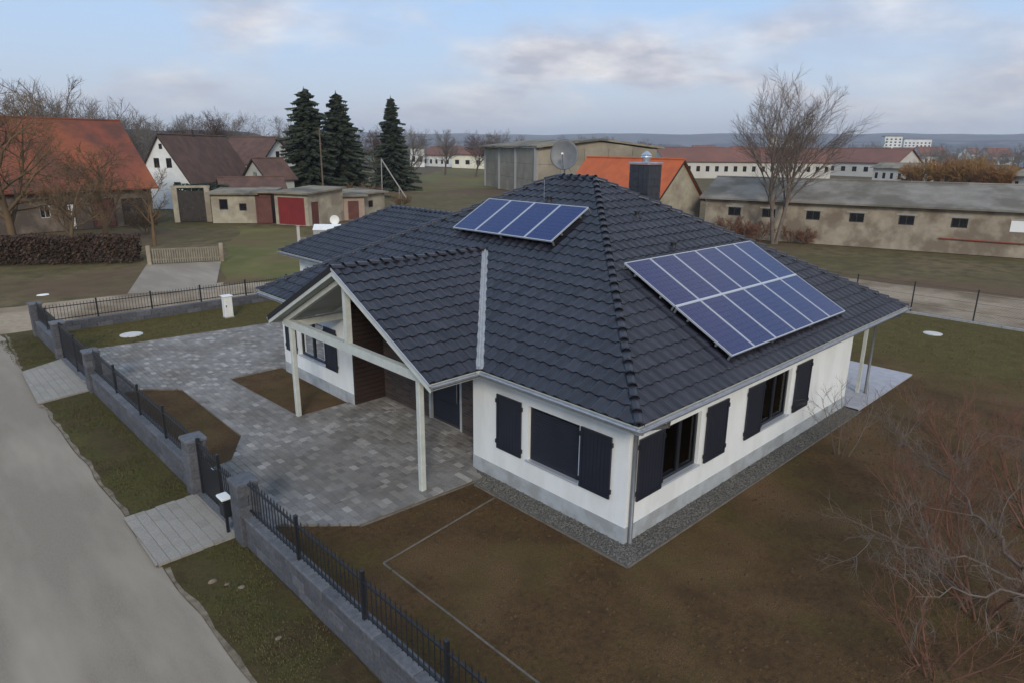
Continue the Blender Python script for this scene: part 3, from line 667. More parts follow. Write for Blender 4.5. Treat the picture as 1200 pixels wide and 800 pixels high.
def gutter(A, B, out):
    A, B, out = Vector(A), Vector(B), Vector(out); b = MB(); vs = []; n = 7; r = .068
    for P in (A, B):
        for rr in (r, r - .008):
            for k in range(n + 1):
                th = math.pi * (1 + k / n); vs.append(P + out * (r + .01 + math.cos(th) * rr) + Vector((0, 0, math.sin(th) * rr)))
        vs.append(P + out * (2 * r + .012) + Vector((0, 0, .008)))
    q = 2 * (n + 1) + 1; fs = []
    for off in (0, n + 1):
        fs += [(off + k, off + k + 1, q + off + k + 1, q + off + k) for k in range(n)]
    fs += [(0, n + 1, q + n + 1, q), (n, 2 * n + 1, q + 2 * n + 1, q + n)] + [tuple(range(n + 1))]
    b.add(vs, fs)
    b.tube([A + out * (2 * r + .01) + Vector((0, 0, .004)), B + out * (2 * r + .01) + Vector((0, 0, .004))], .011, 6)
    b.build('gutter', 'zinc', house)
gz = EZ - .03
gutter((R0, R0 - .14, gz), (R0, VY0 - .02, gz), (-1, 0, 0)); gutter((R0, VY1 + .02, gz), (R0, RY1, gz), (-1, 0, 0)); gutter((R0 - .14, R0, gz), (RX1 + .1, R0, gz), (0, -1, 0)); gutter((PX0, VY0, gz), (R0 - .15, VY0, gz), (0, -1, 0)); gutter((PX0, VY1, gz), (R0 - .15, VY1, gz), (0, 1, 0)); gutter((RX1, R0, gz), (RX1, RY1, gz), (1, 0, 0)); gutter((GX0, RY1 + .02, gz), (GX0, GY1, gz), (-1, 0, 0))
b = MB(); b.tube([(.22, R0 - .07, gz - .05), (.22, R0 - .07, gz - .16), (.16, -.32, gz - .30), (.10, -.075, gz - .42), (.10, -.075, 0.0)], .042, 10); b.build('downpipe', 'pipegrey', house, smooth=True)
b = MB(); b.tube([(12.35, R0 - .07, gz - .05), (12.35, R0 - .07, gz - .16), (12.37, -.2, gz - .32), (12.40, -.04, gz - .42), (12.40, -.04, .05)], .042, 10); b.build('downpipe', 'pipegrey', house, smooth=True)
b = MB(); b.tube([(.30, UW + .08, gz - .2), (.30, UW + .08, 0.0)], .042, 10); b.build('downpipe', 'pipegrey', house, smooth=True)
for yy in (.12, 4.2):
    b = MB(); b.box(12.26, 12.35, yy, yy + .09, .05, 2.76); b.build('terrace_post', 'whitewood', house)
# porch -------------------------------------------------------------------
for yy in (4.34, 10.21):
    b = MB(); b.cbox(-1.675, -1.545, yy - .065, yy + .065, .0, 2.62, .012); b.build('porch_post', 'whitewood', house)
    b = MB(); b.cbox(-1.71, -1.51, yy - .10, yy + .10, 0, .03, .008); b.build('post_foot', 'zinc', house)
b = MB(); b.box(-1.68, -1.54, 4.05, 10.50, 2.62, 2.83); b.build('porch_beam', 'whitewood', house)
for yy in (4.34, 10.21):
    b = MB(); b.box(-1.52, 0, yy - .07, yy + .07, 2.62, 2.80); b.build('porch_beam', 'whitewood', house)
b = MB(); b.box(-1.68, -1.54, PY - .07, PY + .07, 2.832, und(PY) - .02); b.build('king_post', 'whitewood', house)
for sgn in (-1, 1):
    def sp_(x0, x1, ya, yb, za, zb, nm, mm):
        """a board following the porch roof's pitch, ya, yb from the ridge outwards, za, zb below the tile line"""
        b = MB(); P = lambda x, y, o: (x, PY + sgn * y, PZ - PS * y - o)
        vs = [P(x0, ya, za), P(x1, ya, za), P(x1, yb, za), P(x0, yb, za), P(x0, ya, zb), P(x1, ya, zb), P(x1, yb, zb), P(x0, yb, zb)]
        b.add(vs, [(0, 1, 2, 3), (4, 7, 6, 5), (0, 4, 5, 1), (1, 5, 6, 2), (2, 6, 7, 3), (3, 7, 4, 0)]); return b.build(nm, mm, house)
    hw = PY - VY0
    sp_(PX0, PX0 + .03, 0, hw + .04, .02, .16, 'verge_board', 'whitewood')
    sp_(PX0 - .02, PX0 - .002, 0, hw + .04, -.085 if sgn > 0 else -.03, .06 if sgn > 0 else .02, 'verge_trim', 'deck' if sgn > 0 else 'alu')
    sp_(-1.67, -1.55, 0, hw - .25, .17, .31, 'rafter', 'whitewood')
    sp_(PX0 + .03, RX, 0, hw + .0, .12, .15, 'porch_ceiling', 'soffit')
b = MB(); b.cyl(-.6, 8.4, 4.66 - PS * 1.2 - .17, 4.66 - PS * 1.2 - .15, .09, 16); b.build('ceiling_light', 'litter', house)
# chimney -------------------------------------------------------------------
b = MB(); b.box(8.06, 8.72, 5.67, 6.33, 4.9, 6.9); ch = b.build('chimney', 'slate', house)
b = MB(); n_ = 0
for z in [4.95 + i * .22 for i in range(9)]:
    for (x0, x1, y0, y1) in ((8.04, 8.06, 5.65, 6.35), (8.06, 8.74, 5.65, 5.67)):
        for s in range(4):
            if x1 - x0 < .1: b.box(x0 - .004, x1, y0 + .175 * s + .004, y0 + .175 * (s + 1) - .004, z, z + .212)
            else: b.box(x0 + .17 * s + .004, x0 + .17 * (s + 1) - .004, y0 - .004, y1, z, z + .212)
b.build('slate_cladding', 'slate', ch, kind='stuff')
b = MB(); b.cbox(8.0, 8.78, 5.61, 6.39, 6.93, 6.99, .015); b.build('chimney_cap', 'zinc', ch)
b = MB(); b.cyl(8.4, 6.0, 7.0, 7.14, .12, 16); b.cyl(8.4, 6.0, 7.14, 7.18, .17, 16, r2=.16); b.cyl(8.4, 6.0, 7.21, 7.33, .17, 16, r2=.02); b.cyl(8.4, 6.0, 7.18, 7.21, .05, 8); b.build('cowl', 'steel', ch)
b = MB(); b.cbox(7.25, 7.95, 6.55, 6.8, 6.18, 6.21, .006); b.build('chimney_step', 'zinc', ch); b = MB(); b.box(7.3, 7.34, 6.66, 6.70, 5.8, 6.18); b.build('step_bracket', 'zinc', ch); b = MB(); b.box(7.86, 7.9, 6.66, 6.70, 5.5, 6.18); b.build('step_bracket', 'zinc', ch)
# ------------------------------------------------------------------ solar arrays
def solar(label, O, ud, td, cols, rows, loc):
    O, ud, td = Vector(O), Vector(ud), Vector(td); nd = ud.cross(td); nd = nd if nd.z > 0 else -nd
    root = thing('solar_array', label, 'solar panels', loc)
    PW, PH, TH = .992, 1.65, .04
    X0 = Matrix(((ud.x, td.x, nd.x, O.x), (ud.y, td.y, nd.y, O.y), (ud.z, td.z, nd.z, O.z), (0, 0, 0, 1)))
    off = Vector(loc)
    fb = MB(); fw = .025
    fb.box(0, PW, 0, fw, 0, TH); fb.box(0, PW, PH - fw, PH, 0, TH); fb.box(0, fw, fw, PH - fw, 0, TH); fb.box(PW - fw, PW, fw, PH - fw, 0, TH); FM = fb.mesh('frame', 'alu')
    cb = MB(); cw = (PW - 2 * fw - .02) / 6; chh = (PH - 2 * fw - .02) / 10
    cb.tone = 0
    for i in range(6):
        for j in range(10): cb.box(fw + .01 + i * cw + .002, fw + .01 + (i + 1) * cw - .002, fw + .01 + j * chh + .002, fw + .01 + (j + 1) * chh - .002, TH - .012, TH - .006)
    CM = cb.mesh('cell_sheet', 'pvcell'); bm_ = MB(); bm_.box(fw, PW - fw, fw, PH - fw, 0.005, TH - .0125); BM = bm_.mesh('solar_panel', 'pvback')
    for r in range(rows):
        for c in range(cols):
            pm = X0 @ Matrix.Translation((c * (PW + .012), r * (PH + .02), 0)); p = place(BM, 'solar_panel', root, pm, off)
            place(FM, 'frame', p, Matrix.Identity(4)); place(CM, 'cell_sheet', p, Matrix.Identity(4))
    for r in range(rows):
        for f_ in (.25, .75):
            b = MB(); t_ = r * (PH + .02) + PH * f_; b.box(-.03, cols * (PW + .012) + .02, t_ - .02, t_ + .02, -.05, -.005, X=X0); b.build('rail', 'pipegrey', root)
    n = 0
    for f_ in (.02, .98):
        b = MB()
        for c in range(0, cols + 1, 2):
            for r in range(rows): b.box(c * 1.0, c * 1.0 + .04, r * 1.67 + 1.65 * f_ - .02, r * 1.67 + 1.65 * f_ + .02, -.12, -.005, X=X0)
        b.build('bracket', 'pipegrey', root)
    if rows > 1:
        b = MB(); b.box(0, cols * 1.004, PH - .012, PH + .032, TH + .001, TH + .006, X=X0); b.build('cover_strip', 'alu', root)
mat('pvback', (.03, .04, .10), .3)
hN = .17
o1 = Vector((3.12, R0 + .505 * K, EZ + .505 * KZ)) + Vector((0, -KZ, K)) * hN
solar('large two-row solar array on the right slope of the dark roof', o1, (1, 0, 0), (0, K, KZ), 6, 2, (6, 1.5, 4))
o2 = Vector((R0 + 4.35 * K, 5.04 + 4.02, EZ + 4.35 * KZ)) + Vector((-KZ, 0, K)) * hN
solar('small single-row solar array of four panels below the short ridge', o2, (0, -1, 0), (K, 0, KZ), 4, 1, (4, 7, 5.2))
# ------------------------------------------------------------------ satellite dish on the roof
sdh = thing('satellite_dish', 'large dark grey satellite dish standing on the roof ridge', 'satellite dish', (6.35, 7.55, 6.5))
b = MB(); b.tube([(6.35, 7.55, 6.45), (6.35, 7.55, 7.2)], .03, 8); b.tube([(6.35, 7.55, 6.95), (6.75, 7.3, 6.35)], .012, 6); b.tube([(6.35, 7.55, 6.95), (6.7, 7.9, 6.3)], .012, 6); b.build('mast', 'zinc', sdh)
b = MB(); rings = 8; n = 28; D = Vector((-.80, -.56, .2)).normalized(); sx = Vector((0, 0, 1)).cross(D).normalized(); sy = D.cross(sx); C0 = Vector((6.27, 7.5, 7.18))
for back in (0, 1):
    for r in range(rings + 1):
        rr = .43 * r / rings
        for k in range(n): th = 2 * math.pi * k / n; b.v.append(tuple(C0 + D * (rr * rr * .42 - back * .012) + sx * math.cos(th) * rr + sy * math.sin(th) * rr * 1.06)); b.t.append(0)
for back in (0, 1):
    for r in range(rings):
        for k in range(n): q = back * (rings + 1) * n; b.f.append((q + r * n + k, q + r * n + (k + 1) % n, q + (r + 1) * n + (k + 1) % n, q + (r + 1) * n + k)); b.m.append(0)
q = (rings + 1) * n
for k in range(n): b.f.append((rings * n + k, rings * n + (k + 1) % n, q + rings * n + (k + 1) % n, q + rings * n + k)); b.m.append(0)
b.build('reflector', 'dishgrey', sdh, smooth=True)
b = MB(); tip = C0 + D * .52 - sy * .06; b.tube([C0 - sy * .44 + D * .06, tip - sy * .04], .012, 6); b.build('feed_arm', 'zinc', sdh)
b = MB(); b.tube([tip + D * .05, tip - D * .06], [.03, .045], 10); b.build('lnb', 'litter', sdh)
# antenna rod by small array
b = MB(); b.tube([(5.1, 7.2, 5.85), (5.1, 7.2, 6.5)], .008, 5); o = b.build('lightning_rod', 'zinc', roof)
# ================================================================== PAVING
drive = [[(-5.1, 15.5), (-4.13, 15.45), (-3.29, 14.69), (-1.82, 14.9), (0.0, 14.8), (0.0, 14.35), (4.4, 14.35), (4.4, 20.6), (2.8, 20.62), (-5.1, 21.45)]]
conv = [   # convex pieces, counter-clockwise
    [(-5.1, 15.5), (4.38, 15.5), (4.38, 20.5), (-5.1, 21.4)],
    [(-4.18, 15.5), (-3.29, 14.69), (4.38, 14.69), (4.38, 15.5)],
    [(0.03, 14.35), (4.38, 14.35), (4.38, 14.69), (0.03, 14.69)],
    [(-3.37, 9.94), (-1.64, 10.18), (-1.82, 14.69), (-3.29, 14.69)],
    [(-4.12, 8.71), (-.02, 8.71), (-.02, 10.18), (-1.64, 10.18), (-3.37, 9.94)],
    [(-.02, 8.71), (RX, 8.71), (RX, YB), (-.02, YB)],
    [(-5.1, 5.12), (RX, 5.12), (RX, 8.71), (-4.12, 8.71), (-5.1, 8.45)],
    [(-4.6, 5.12), (-3.42, 4.07), (-.22, 3.92), (-.02, 4.48), (-.02, 5.12)],
    [(-.02, 4.50), (RX, 4.50), (RX, 5.12), (-.02, 5.12)],
]
aprons = [[(-6.8, 16.25), (-5.12, 16.6), (-5.12, 20.9), (-6.62, 20.0)], [(-6.84, 5.35), (-5.12, 5.35), (-5.12, 7.62), (-6.80, 7.55)]]
def pave(name, polys, z0, m, lw, ww, keep, jitter=.012):
    b = MB()
    for p in polys: b.poly([(x, y, z0) for x, y in p])
    base = struct(name, b, 'jointsand')
    bb = LMB(); bb.cbox(-lw / 2 + .003, lw / 2 - .003, -ww / 2 + .003, ww / 2 - .003, -.03, .02, .004); FULL = bb.mesh('paver', m)
    items = []
    for p in polys:
        xs = [q[0] for q in p]; ys = [q[1] for q in p]
        j = math.floor(min(xs) / ww)
        while j * ww < max(xs):
            cx = (j + .5) * ww; o = (j * .37 % 1) * lw; i = math.floor((min(ys) - o) / lw)
            while i * lw + o < max(ys):
                cy = (i + .5) * lw + o
                foot = [(cx - ww / 2 + .004, cy - lw / 2 + .004), (cx + ww / 2 - .004, cy - lw / 2 + .004), (cx + ww / 2 - .004, cy + lw / 2 - .004), (cx - ww / 2 + .004, cy + lw / 2 - .004)]
                c = clip_convex(foot, p)
                if c and abs(area2(c)) > .004: items.append(((Vector((cx, cy, 0)) - CAM).length, cx, cy, c, abs(area2(c)) > .985 * (lw - .008) * (ww - .008)))
                i += 1
            j += 1
    items.sort(key=lambda q: q[0]); rest = MB()
    for k, (d, cx, cy, c, full) in enumerate(items):
        dz_ = z0 + .03 + random.uniform(-.003, .003)
        if k < keep:
            if full: place(FULL, 'paver', base, Matrix.Translation((cx, cy, dz_)) @ Matrix.Rotation(RAD(90), 4, 'Z') @ Matrix.Rotation(random.gauss(0, .01), 4, 'X'))
            else: bb = MB(); bb.slab(c, z0, dz_ + .02); bb.build('paver', m, base)
        else:
            rest.tone = random.random()
            if full: rest.cbox(cx - ww / 2 + .004, cx + ww / 2 - .004, cy - lw / 2 + .004, cy + lw / 2 - .004, z0, dz_ + .02, .006)
            else: rest.slab(c, z0, dz_ + .02)
    if rest.v: rest.build('paver', m, base, kind='stuff')
    return base
pave('paving', conv, .004, 'paver', .24, .16, 300)
pave('gate_apron', aprons[:1], -.008, 'apron', .30, .20, 300); pave('gate_apron', aprons[1:], -.008, 'apron', .30, .20, 300)
# threshold slabs between the gate pillars
for y0, y1 in ((16.7, 20.9), (5.36, 7.55)):
    b = MB(); b.cbox(-5.36, -5.10, y0, y1, -.03, .045, .01); struct('threshold', b, 'coping')
def kerb_line(name, pts, w, h, m, z=-.02, ln=1.0):
    base = None; off = None
    root = MB(); P = [Vector((*p, 0)) for p in pts]; first = True; rt = None
    for i in range(len(P) - 1):
        d = P[i + 1] - P[i]; n = max(1, round(d.length / ln)); d.normalize(); s_ = Vector((-d.y, d.x, 0)); st = (P[i + 1] - P[i]).length / n
        for k in range(n):
            X = Matrix(((d.x, s_.x, 0, P[i].x), (d.y, s_.y, 0, P[i].y), (0, 0, 1, z), (0, 0, 0, 1)))
            b = MB(); b.cbox(k * st + .004, (k + 1) * st - .004, -w / 2, w / 2, 0, h - z, .008, X=X)
            if rt is None: rt = b.build(name, m, kind='structure')
            else: b.build('kerb_stone', m, rt)
    return rt
kerb_line('kerb_edging', [(-3.42, 4.03), (-.22, 3.88), (-.55, 3.6)], .06, .03, 'kerb')
kerb_line('lawn_edging', [(-3.73, -6.5), (-3.76, 2.65), (-1.18, 2.98), (-.62, 3.05)], .04, .02, 'kerb')
kerb_line('gravel_edging', [(-.56, 3.8), (-.56, -.52), (10.72, -.52)], .045, .03, 'kerb')
kerb_line('bed_edging', [(-5.08, 15.53), (-4.13, 15.48), (-3.27, 14.72), (-3.35, 9.92), (-4.12, 8.66), (-5.08, 8.42)], .05, .03, 'kerb')
kerb_line('bed_edging', [(-.02, 14.78), (-1.80, 14.88), (-1.62, 10.2), (-.02, 10.2)], .05, .03, 'kerb')
for ya, yb in ((-8, 5.2), (7.7, 16.1), (20.6, 26)):
    xc = lambda y: -6.73 + (.02 if y < 16 else .07 * (y - 18) * .9)
    pts = [(xc(ya + (yb - ya) * k / 30) - .03, ya + (yb - ya) * k / 30) for k in range(31)] + [(xc(ya + (yb - ya) * k / 30) + .05 + .03 * math.sin(k * 1.7), ya + (yb - ya) * k / 30) for k in range(30, -1, -1)]
    sheet('road_shoulder', ragged(pts, .06, .15), -.009, 'sand')
# gravel strip round the house
b = MB(); b.poly([(-.55, 3.9, .012), (-.55, -.51, .012), (10.72, -.51, .012), (10.72, 0, .012), (0, 0, .012), (0, 4.4, .012)]); struct('gravel_bed', b, 'jointsand')
b = MB(); rg = random.Random(3)
for k in range(9000):
    if rg.random() < .3: x, y = rg.uniform(-.53, -.03), rg.uniform(-.49, 4.1)
    else: x, y = rg.uniform(-.53, 10.7), rg.uniform(-.49, -.03)
    r = rg.uniform(.012, .03); a = rg.uniform(0, 6.28); z = .012 + r * .4 + rg.random() * .012; b.tone = rg.random()
    ca, sa = math.cos(a) * r, math.sin(a) * r; h = r * rg.uniform(.5, .8)
    b.add([(x + ca, y + sa, z), (x - sa * .7, y + ca * .7, z), (x - ca, y - sa, z), (x + sa * .7, y - ca * .7, z), (x + ca * .2, y + sa * .2, z + h)], [(0, 1, 4), (1, 2, 4), (2, 3, 4), (3, 0, 4)])
b.build('gravel', 'stone', kind='stuff')
# crumbs of soil and short grass blades, thin on bare ground
b = MB(); rg = random.Random(5)
def pal(pt, poly):
    c = False; x, y = pt
    for i in range(len(poly)):
        (x0, y0), (x1, y1) = poly[i], poly[i - 1]
        if (y0 > y) != (y1 > y) and x < (x1 - x0) * (y - y0) / (y1 - y0) + x0: c = not c
    return c
b2 = MB()
def tuft(b, x, y, z, h, n):
    for _ in range(n):
        a = rg.uniform(0, 6.28); l = h * rg.uniform(.5, 1.2); q = rg.uniform(.006, .012); dx, dy = math.cos(a), math.sin(a); px_, py_ = x + rg.gauss(0, .03), y + rg.gauss(0, .03)
        b.add([(px_ - dy * q, py_ + dx * q, z), (px_ + dy * q, py_ - dx * q, z), (px_ + dx * l * .6, py_ + dy * l * .6, z + l)], [(0, 1, 2)])
for k in range(12000):
    x, y = rg.uniform(-6.6, -5.4), rg.uniform(-3, 25)
    if 5.3 < y < 7.65 or 16.2 < y < 20.9: continue
    if noise.noise(Vector((x * .9, y * .9, 1))) + rg.uniform(-.3, .3) < -.05 + max(0, 4 - y) * .04: continue
    tuft(b2, x, y, -.014, .035, 3)
for k in range(14000):
    x, y = rg.uniform(-3.6, 25), rg.uniform(-7, 3.4)
    if (-.6 < x < 15.7 and y > -.6): continue
    if noise.noise(Vector((x * .5, y * .5, 9))) + rg.uniform(-.3, .3) + (x - 12) * .03 < .12: continue
    tuft(b2, x, y, 0, .035, 3)
for k in range(2500):
    x = rg.uniform(-5, 3.5); y = rg.uniform(21.4, 24.8)
    tuft(b2, x, y, 0, .04, 3)
mat('blade', (.060, .062, .016), .9, (.10, .085, .03), 2)
b2.build('grass', 'blade', kind='stuff')
for k in range(11000):
    x, y = rg.uniform(-5, 13), rg.uniform(-7.5, 4.2)
    if x > -.68 and y > -.64: continue
    r = rg.choice((.008, .012, .012, .018, .026, .04)) * rg.uniform(.7, 1.3); a = rg.uniform(0, 6.28); ca, sa = math.cos(a) * r, math.sin(a) * r
    b.add([(x + ca, y + sa, -.004), (x - sa, y + ca, -.004), (x - ca, y - sa, -.004), (x + sa, y - ca, -.004), (x, y, r * .8)], [(0, 1, 4), (1, 2, 4), (2, 3, 4), (3, 0, 4)])
mat('clod', (.060, .033, .014), .95, (.090, .050, .021), 3)
b.build('soil_clods', 'clod', kind='stuff')
# small stones lying on the verge
for k, (x, y, r) in enumerate(((-6.25, 4.25, .09), (-5.95, 3.75, .07), (-6.1, 4.0, .05), (-6.05, 2.1, .06))):
    b = MB(); n = 9
    for j in range(3):
        for i in range(n):
            th = 6.283 * i / n; q = r * (1.0, .85, .3)[j] * (1 + .25 * noise.noise(Vector((x + i, y + j, k)))); b.v.append((x + math.cos(th) * q, y + math.sin(th) * q * .7, -.02 + r * (.0, .35, .5)[j])); b.t.append(0)
    b.f = [(j * n + i, j * n + (i + 1) % n, (j + 1) * n + (i + 1) % n, (j + 1) * n + i) for j in range(2) for i in range(n)] + [tuple(range(2 * n, 3 * n))]; b.m = [0] * len(b.f)
    tag(b.build('stone', 'sand'), ['biggest pale stone on the verge just beyond the pedestrian path', 'flat pale stone on the verge closest to the low wall', 'smallest pale stone lying between two bigger ones on the verge', 'lone pale stone on the verge nearest the camera'][k], 'stone', 'stones on the verge')

# ================================================================== GARDEN FENCES
def block_run(parent, x0, x1, y0, y1, courses, h, ln, z0=-.04, along='y'):
    """dry-laid look: every block of the wall its own piece"""
    L_ = (y1 - y0) if along == 'y' else (x1 - x0)
    for c in range(courses):
        o = 0 if c % 2 == 0 else ln / 2; cuts = [0.] ; s = o if o else ln
        while s < L_ - .08: cuts.append(s); s += ln
        cuts.append(L_)
        for i in range(len(cuts) - 1):
            if cuts[i + 1] - cuts[i] < .02: continue
            b = MB(); j = random.uniform(0, .008); z = z0 + c * h
            if along == 'y': b.cbox(x0 - j, x1 + j, y0 + cuts[i] + .004, y0 + cuts[i + 1] - .004, z + (.0 if c == 0 else .004), z + h, .012)
            else: b.cbox(x0 + cuts[i] + .004, x0 + cuts[i + 1] - .004, y0 - j, y1 + j, z + (.0 if c == 0 else .004), z + h, .012)
            b.build('block', 'block', parent)
def coping_run(parent, x0, x1, y0, y1, z, h=.05, ln=.5, along='y'):
    L_ = (y1 - y0) if along == 'y' else (x1 - x0); n = max(1, round(L_ / ln)); st = L_ / n
    for i in range(n):
        b = MB()
        if along == 'y': b.cbox(x0, x1, y0 + i * st + .003, y0 + (i + 1) * st - .003, z + .003, z + h, .01)
        else: b.cbox(x0 + i * st + .003, x0 + (i + 1) * st - .003, y0, y1, z + .003, z + h, .01)
        b.build('coping_stone', 'coping', parent)
def railing(parent, A, B, z0, z1, posts, gap=.125, ends=True):
    A, B = Vector((*A, 0)), Vector((*B, 0)); d = (B - A).normalized(); Ln = (B - A).length
    X = Matrix(((d.x, -d.y, 0, A.x), (d.y, d.x, 0, A.y), (0, 0, 1, 0), (0, 0, 0, 1)))
    for s in posts:
        b = MB(); b.box(s - .028, s + .028, -.028, .028, z0 - .07, z1 + .06, X=X); b.cbox(s - .034, s + .034, -.034, .034, z1 + .06, z1 + .075, .006, X=X); b.build('fence_post', 'iron', parent)
    for zz in (z0 + .02, z1 - .12):
        b = MB(); b.box(0, Ln, -.018, .018, zz, zz + .03, X=X); b.build('rail', 'iron', parent)
    bb = LMB(); bb.tube([(0, 0, z0 - .03), (0, 0, z1 - .03)], .0095, 5); bb.tube([(0, 0, z1 - .03), (0, 0, z1 + .03)], [.016, .002], 5); PK_ = bb.mesh('picket', 'iron')
    n = int(Ln / gap)
    for k in range(1, n):
        s = k * Ln / n
        if any(abs(s - q) < .05 for q in posts): continue
        p = A + d * s; off = parent.location; place(PK_, 'picket', parent, Matrix.Translation((p.x, p.y, 0)), off)
def pillar(parent, x, y, h=1.24, w=.40, label=None):
    r = MB(); r.box(x - w / 2 + .03, x + w / 2 - .03, y - w / 2 + .03, y + w / 2 - .03, -.04, h); pr = r.build('pillar', 'block', parent, label=label)
    n = 6; hh = (h + .04) / n
    for k in range(n):
        b = MB(); j = random.uniform(0, .008)
        if k % 2: b.cbox(x - w / 2 - j, x + w / 2 + j, y - w / 2, y - .004, -.04 + k * hh, -.04 + (k + 1) * hh - .006, .012); b.build('block', 'block', pr); b = MB(); b.cbox(x - w / 2, x + w / 2 + j, y + .004, y + w / 2, -.04 + k * hh, -.04 + (k + 1) * hh - .006, .012)
        else: b.cbox(x - w / 2 - j, x - .004, y - w / 2, y + w / 2, -.04 + k * hh, -.04 + (k + 1) * hh - .006, .012); b.build('block', 'block', pr); b = MB(); b.cbox(x + .004, x + w / 2, y - w / 2 - j, y + w / 2 + j, -.04 + k * hh, -.04 + (k + 1) * hh - .006, .012)
        b.build('block', 'block', pr)
    b = MB(); b.cbox(x - w / 2 - .03, x + w / 2 + .03, y - w / 2 - .03, y + w / 2 + .03, h, h + .07, .02); b.build('cap', 'coping', pr)
FX0, FX1 = -5.34, -5.10; FXC = -5.22
f1 = thing('garden_fence', 'dark block wall with iron railing running from the pedestrian gate towards the viewer', 'fence', (FXC, 0, 0))
pillar(f1, FXC, 5.12); block_run(f1, FX0, FX1, -6, 4.9, 3, .20, .42); coping_run(f1, FX0 - .02, FX1 + .02, -6, 4.9, .56); railing(f1, (FXC, 4.9), (FXC, -6), .68, 1.38, [1.95, 4.03, 6.02, 8.1])
f2 = thing('garden_fence', 'dark block wall with iron railing between the driveway gate and the pedestrian gate', 'fence', (FXC, 8, 0))
pillar(f2, FXC, 7.76); pillar(f2, FXC, 16.50); block_run(f2, FX0, FX1, 7.98, 16.28, 3, .20, .42); coping_run(f2, FX0 - .02, FX1 + .02, 7.98, 16.28, .56); railing(f2, (FXC, 7.98), (FXC, 16.28), .68, 1.38, [1.75, 3.75, 5.95])
f3 = thing('garden_fence', 'short dark block wall with iron railing at the far corner beside the gravel road', 'fence', (FXC, 23, 0))
pillar(f3, FXC, 21.1); pillar(f3, FXC, 25.1); block_run(f3, FX0, FX1, 21.32, 24.88, 3, .20, .42); coping_run(f3, FX0 - .02, FX1 + .02, 21.32, 24.88, .56); railing(f3, (FXC, 21.32), (FXC, 24.88), .68, 1.38, [1.8])
f4 = thing('garden_fence', 'long dark low wall with iron railing along the gravel road behind the driveway', 'fence', (0, 25.1, 0))
block_run(f4, -5.0, 25.7, 24.98, 25.22, 2, .21, .6, along='x'); railing(f4, (-5.0, 25.1), (25.7, 25.1), .48, 1.12, [1.9 + 2.1 * i for i in range(14)], gap=.12)
# right-hand fence: thin posts and wire with a low kerb
f5 = thing('wire_fence', 'thin wire fence on tall slim posts along the pale road behind the house', 'fence', (25.7, 0, 0))
for y in [2.65 - 2.55 * 3 + 2.55 * i for i in range(13)]:
    b = MB(); b.cyl(25.7, y, 0, 1.5, .03, 8); b.cyl(25.7, y, 1.5, 1.53, .036, 8); b.build('fence_post', 'iron', f5)
for z in (.12, .5, .9, 1.3, 1.46):
    b = MB(); b.tube([(25.7, -5, z), (25.7, 25, z)], .006, 4); b.build('wire', 'iron', f5)
b = MB()
for k in range(240): 
    y = -5 + k * .125
    for s in (1, -1): b.tube([(25.7, y, .12 if s > 0 else 1.46), (25.7, y + 1.34, 1.46 if s > 0 else .12)], .0025, 3, cap=False)
b.build('wire_mesh', 'iron', f5, kind='stuff')
for k in range(15):
    b = MB(); b.cbox(25.62, 25.78, -5 + 2 * k + .01, -5 + 2 * (k + 1) - .01, -.05, .1, .01); b.build('kerb_stone', 'concrete', f5)
# gates
gg = thing('driveway_gate', 'dark iron driveway gate closed between two block pillars', 'gate', (FXC, 18.8, 0))
railing(gg, (FXC, 16.75), (FXC, 20.88), .12, 1.25, [.05, 2.02, 2.11, 4.08], gap=.10)
b = MB(); b.box(FXC - .01, FXC + .01, 16.8, 18.75, .14, .42); b.build('kick_plate', 'iron', gg); b = MB(); b.box(FXC - .01, FXC + .01, 18.87, 20.85, .14, .42); b.build('kick_plate', 'iron', gg)
gp = thing('pedestrian_gate', 'dark iron pedestrian gate next to the taller block pillars of the footpath', 'gate', (FXC, 6.9, 0))
railing(gp, (FXC, 7.54), (FXC, 6.35), .10, 1.28, [.04, 1.15], gap=.10)
b = MB(); b.box(FXC - .008, FXC + .008, 6.42, 7.48, .12, .95); b.build('panel', 'iron', gp)
railing(gp, (FXC, 6.35), (FXC, 5.34), .10, 1.15, [], gap=.10)
b = MB(); b.tube([(FXC, 6.46, 1.0), (FXC - .07, 6.46, 1.0), (FXC - .07, 6.6, 1.0)], .011, 6); b.build('handle', 'steel', gp)
mb_ = thing('mailbox', 'dark mailbox with a white lid in front of the pillar beside the footpath', 'mailbox', (-5.5, 5.55, 0))
b = MB(); b.cbox(-5.52, -5.37, 5.46, 5.70, .42, .80, .012); b.build('body', 'iron', mb_)
b = MB(); b.cbox(-5.55, -5.35, 5.43, 5.73, .80, .84, .012); b.build('lid', 'whitegrp', mb_)
b = MB(); b.box(-5.525, -5.519, 5.49, 5.67, .68, .71); b.build('slot', 'black', mb_)
b = MB(); b.box(-5.47, -5.42, 5.55, 5.60, -.03, .42); b.build('stand', 'iron', mb_)
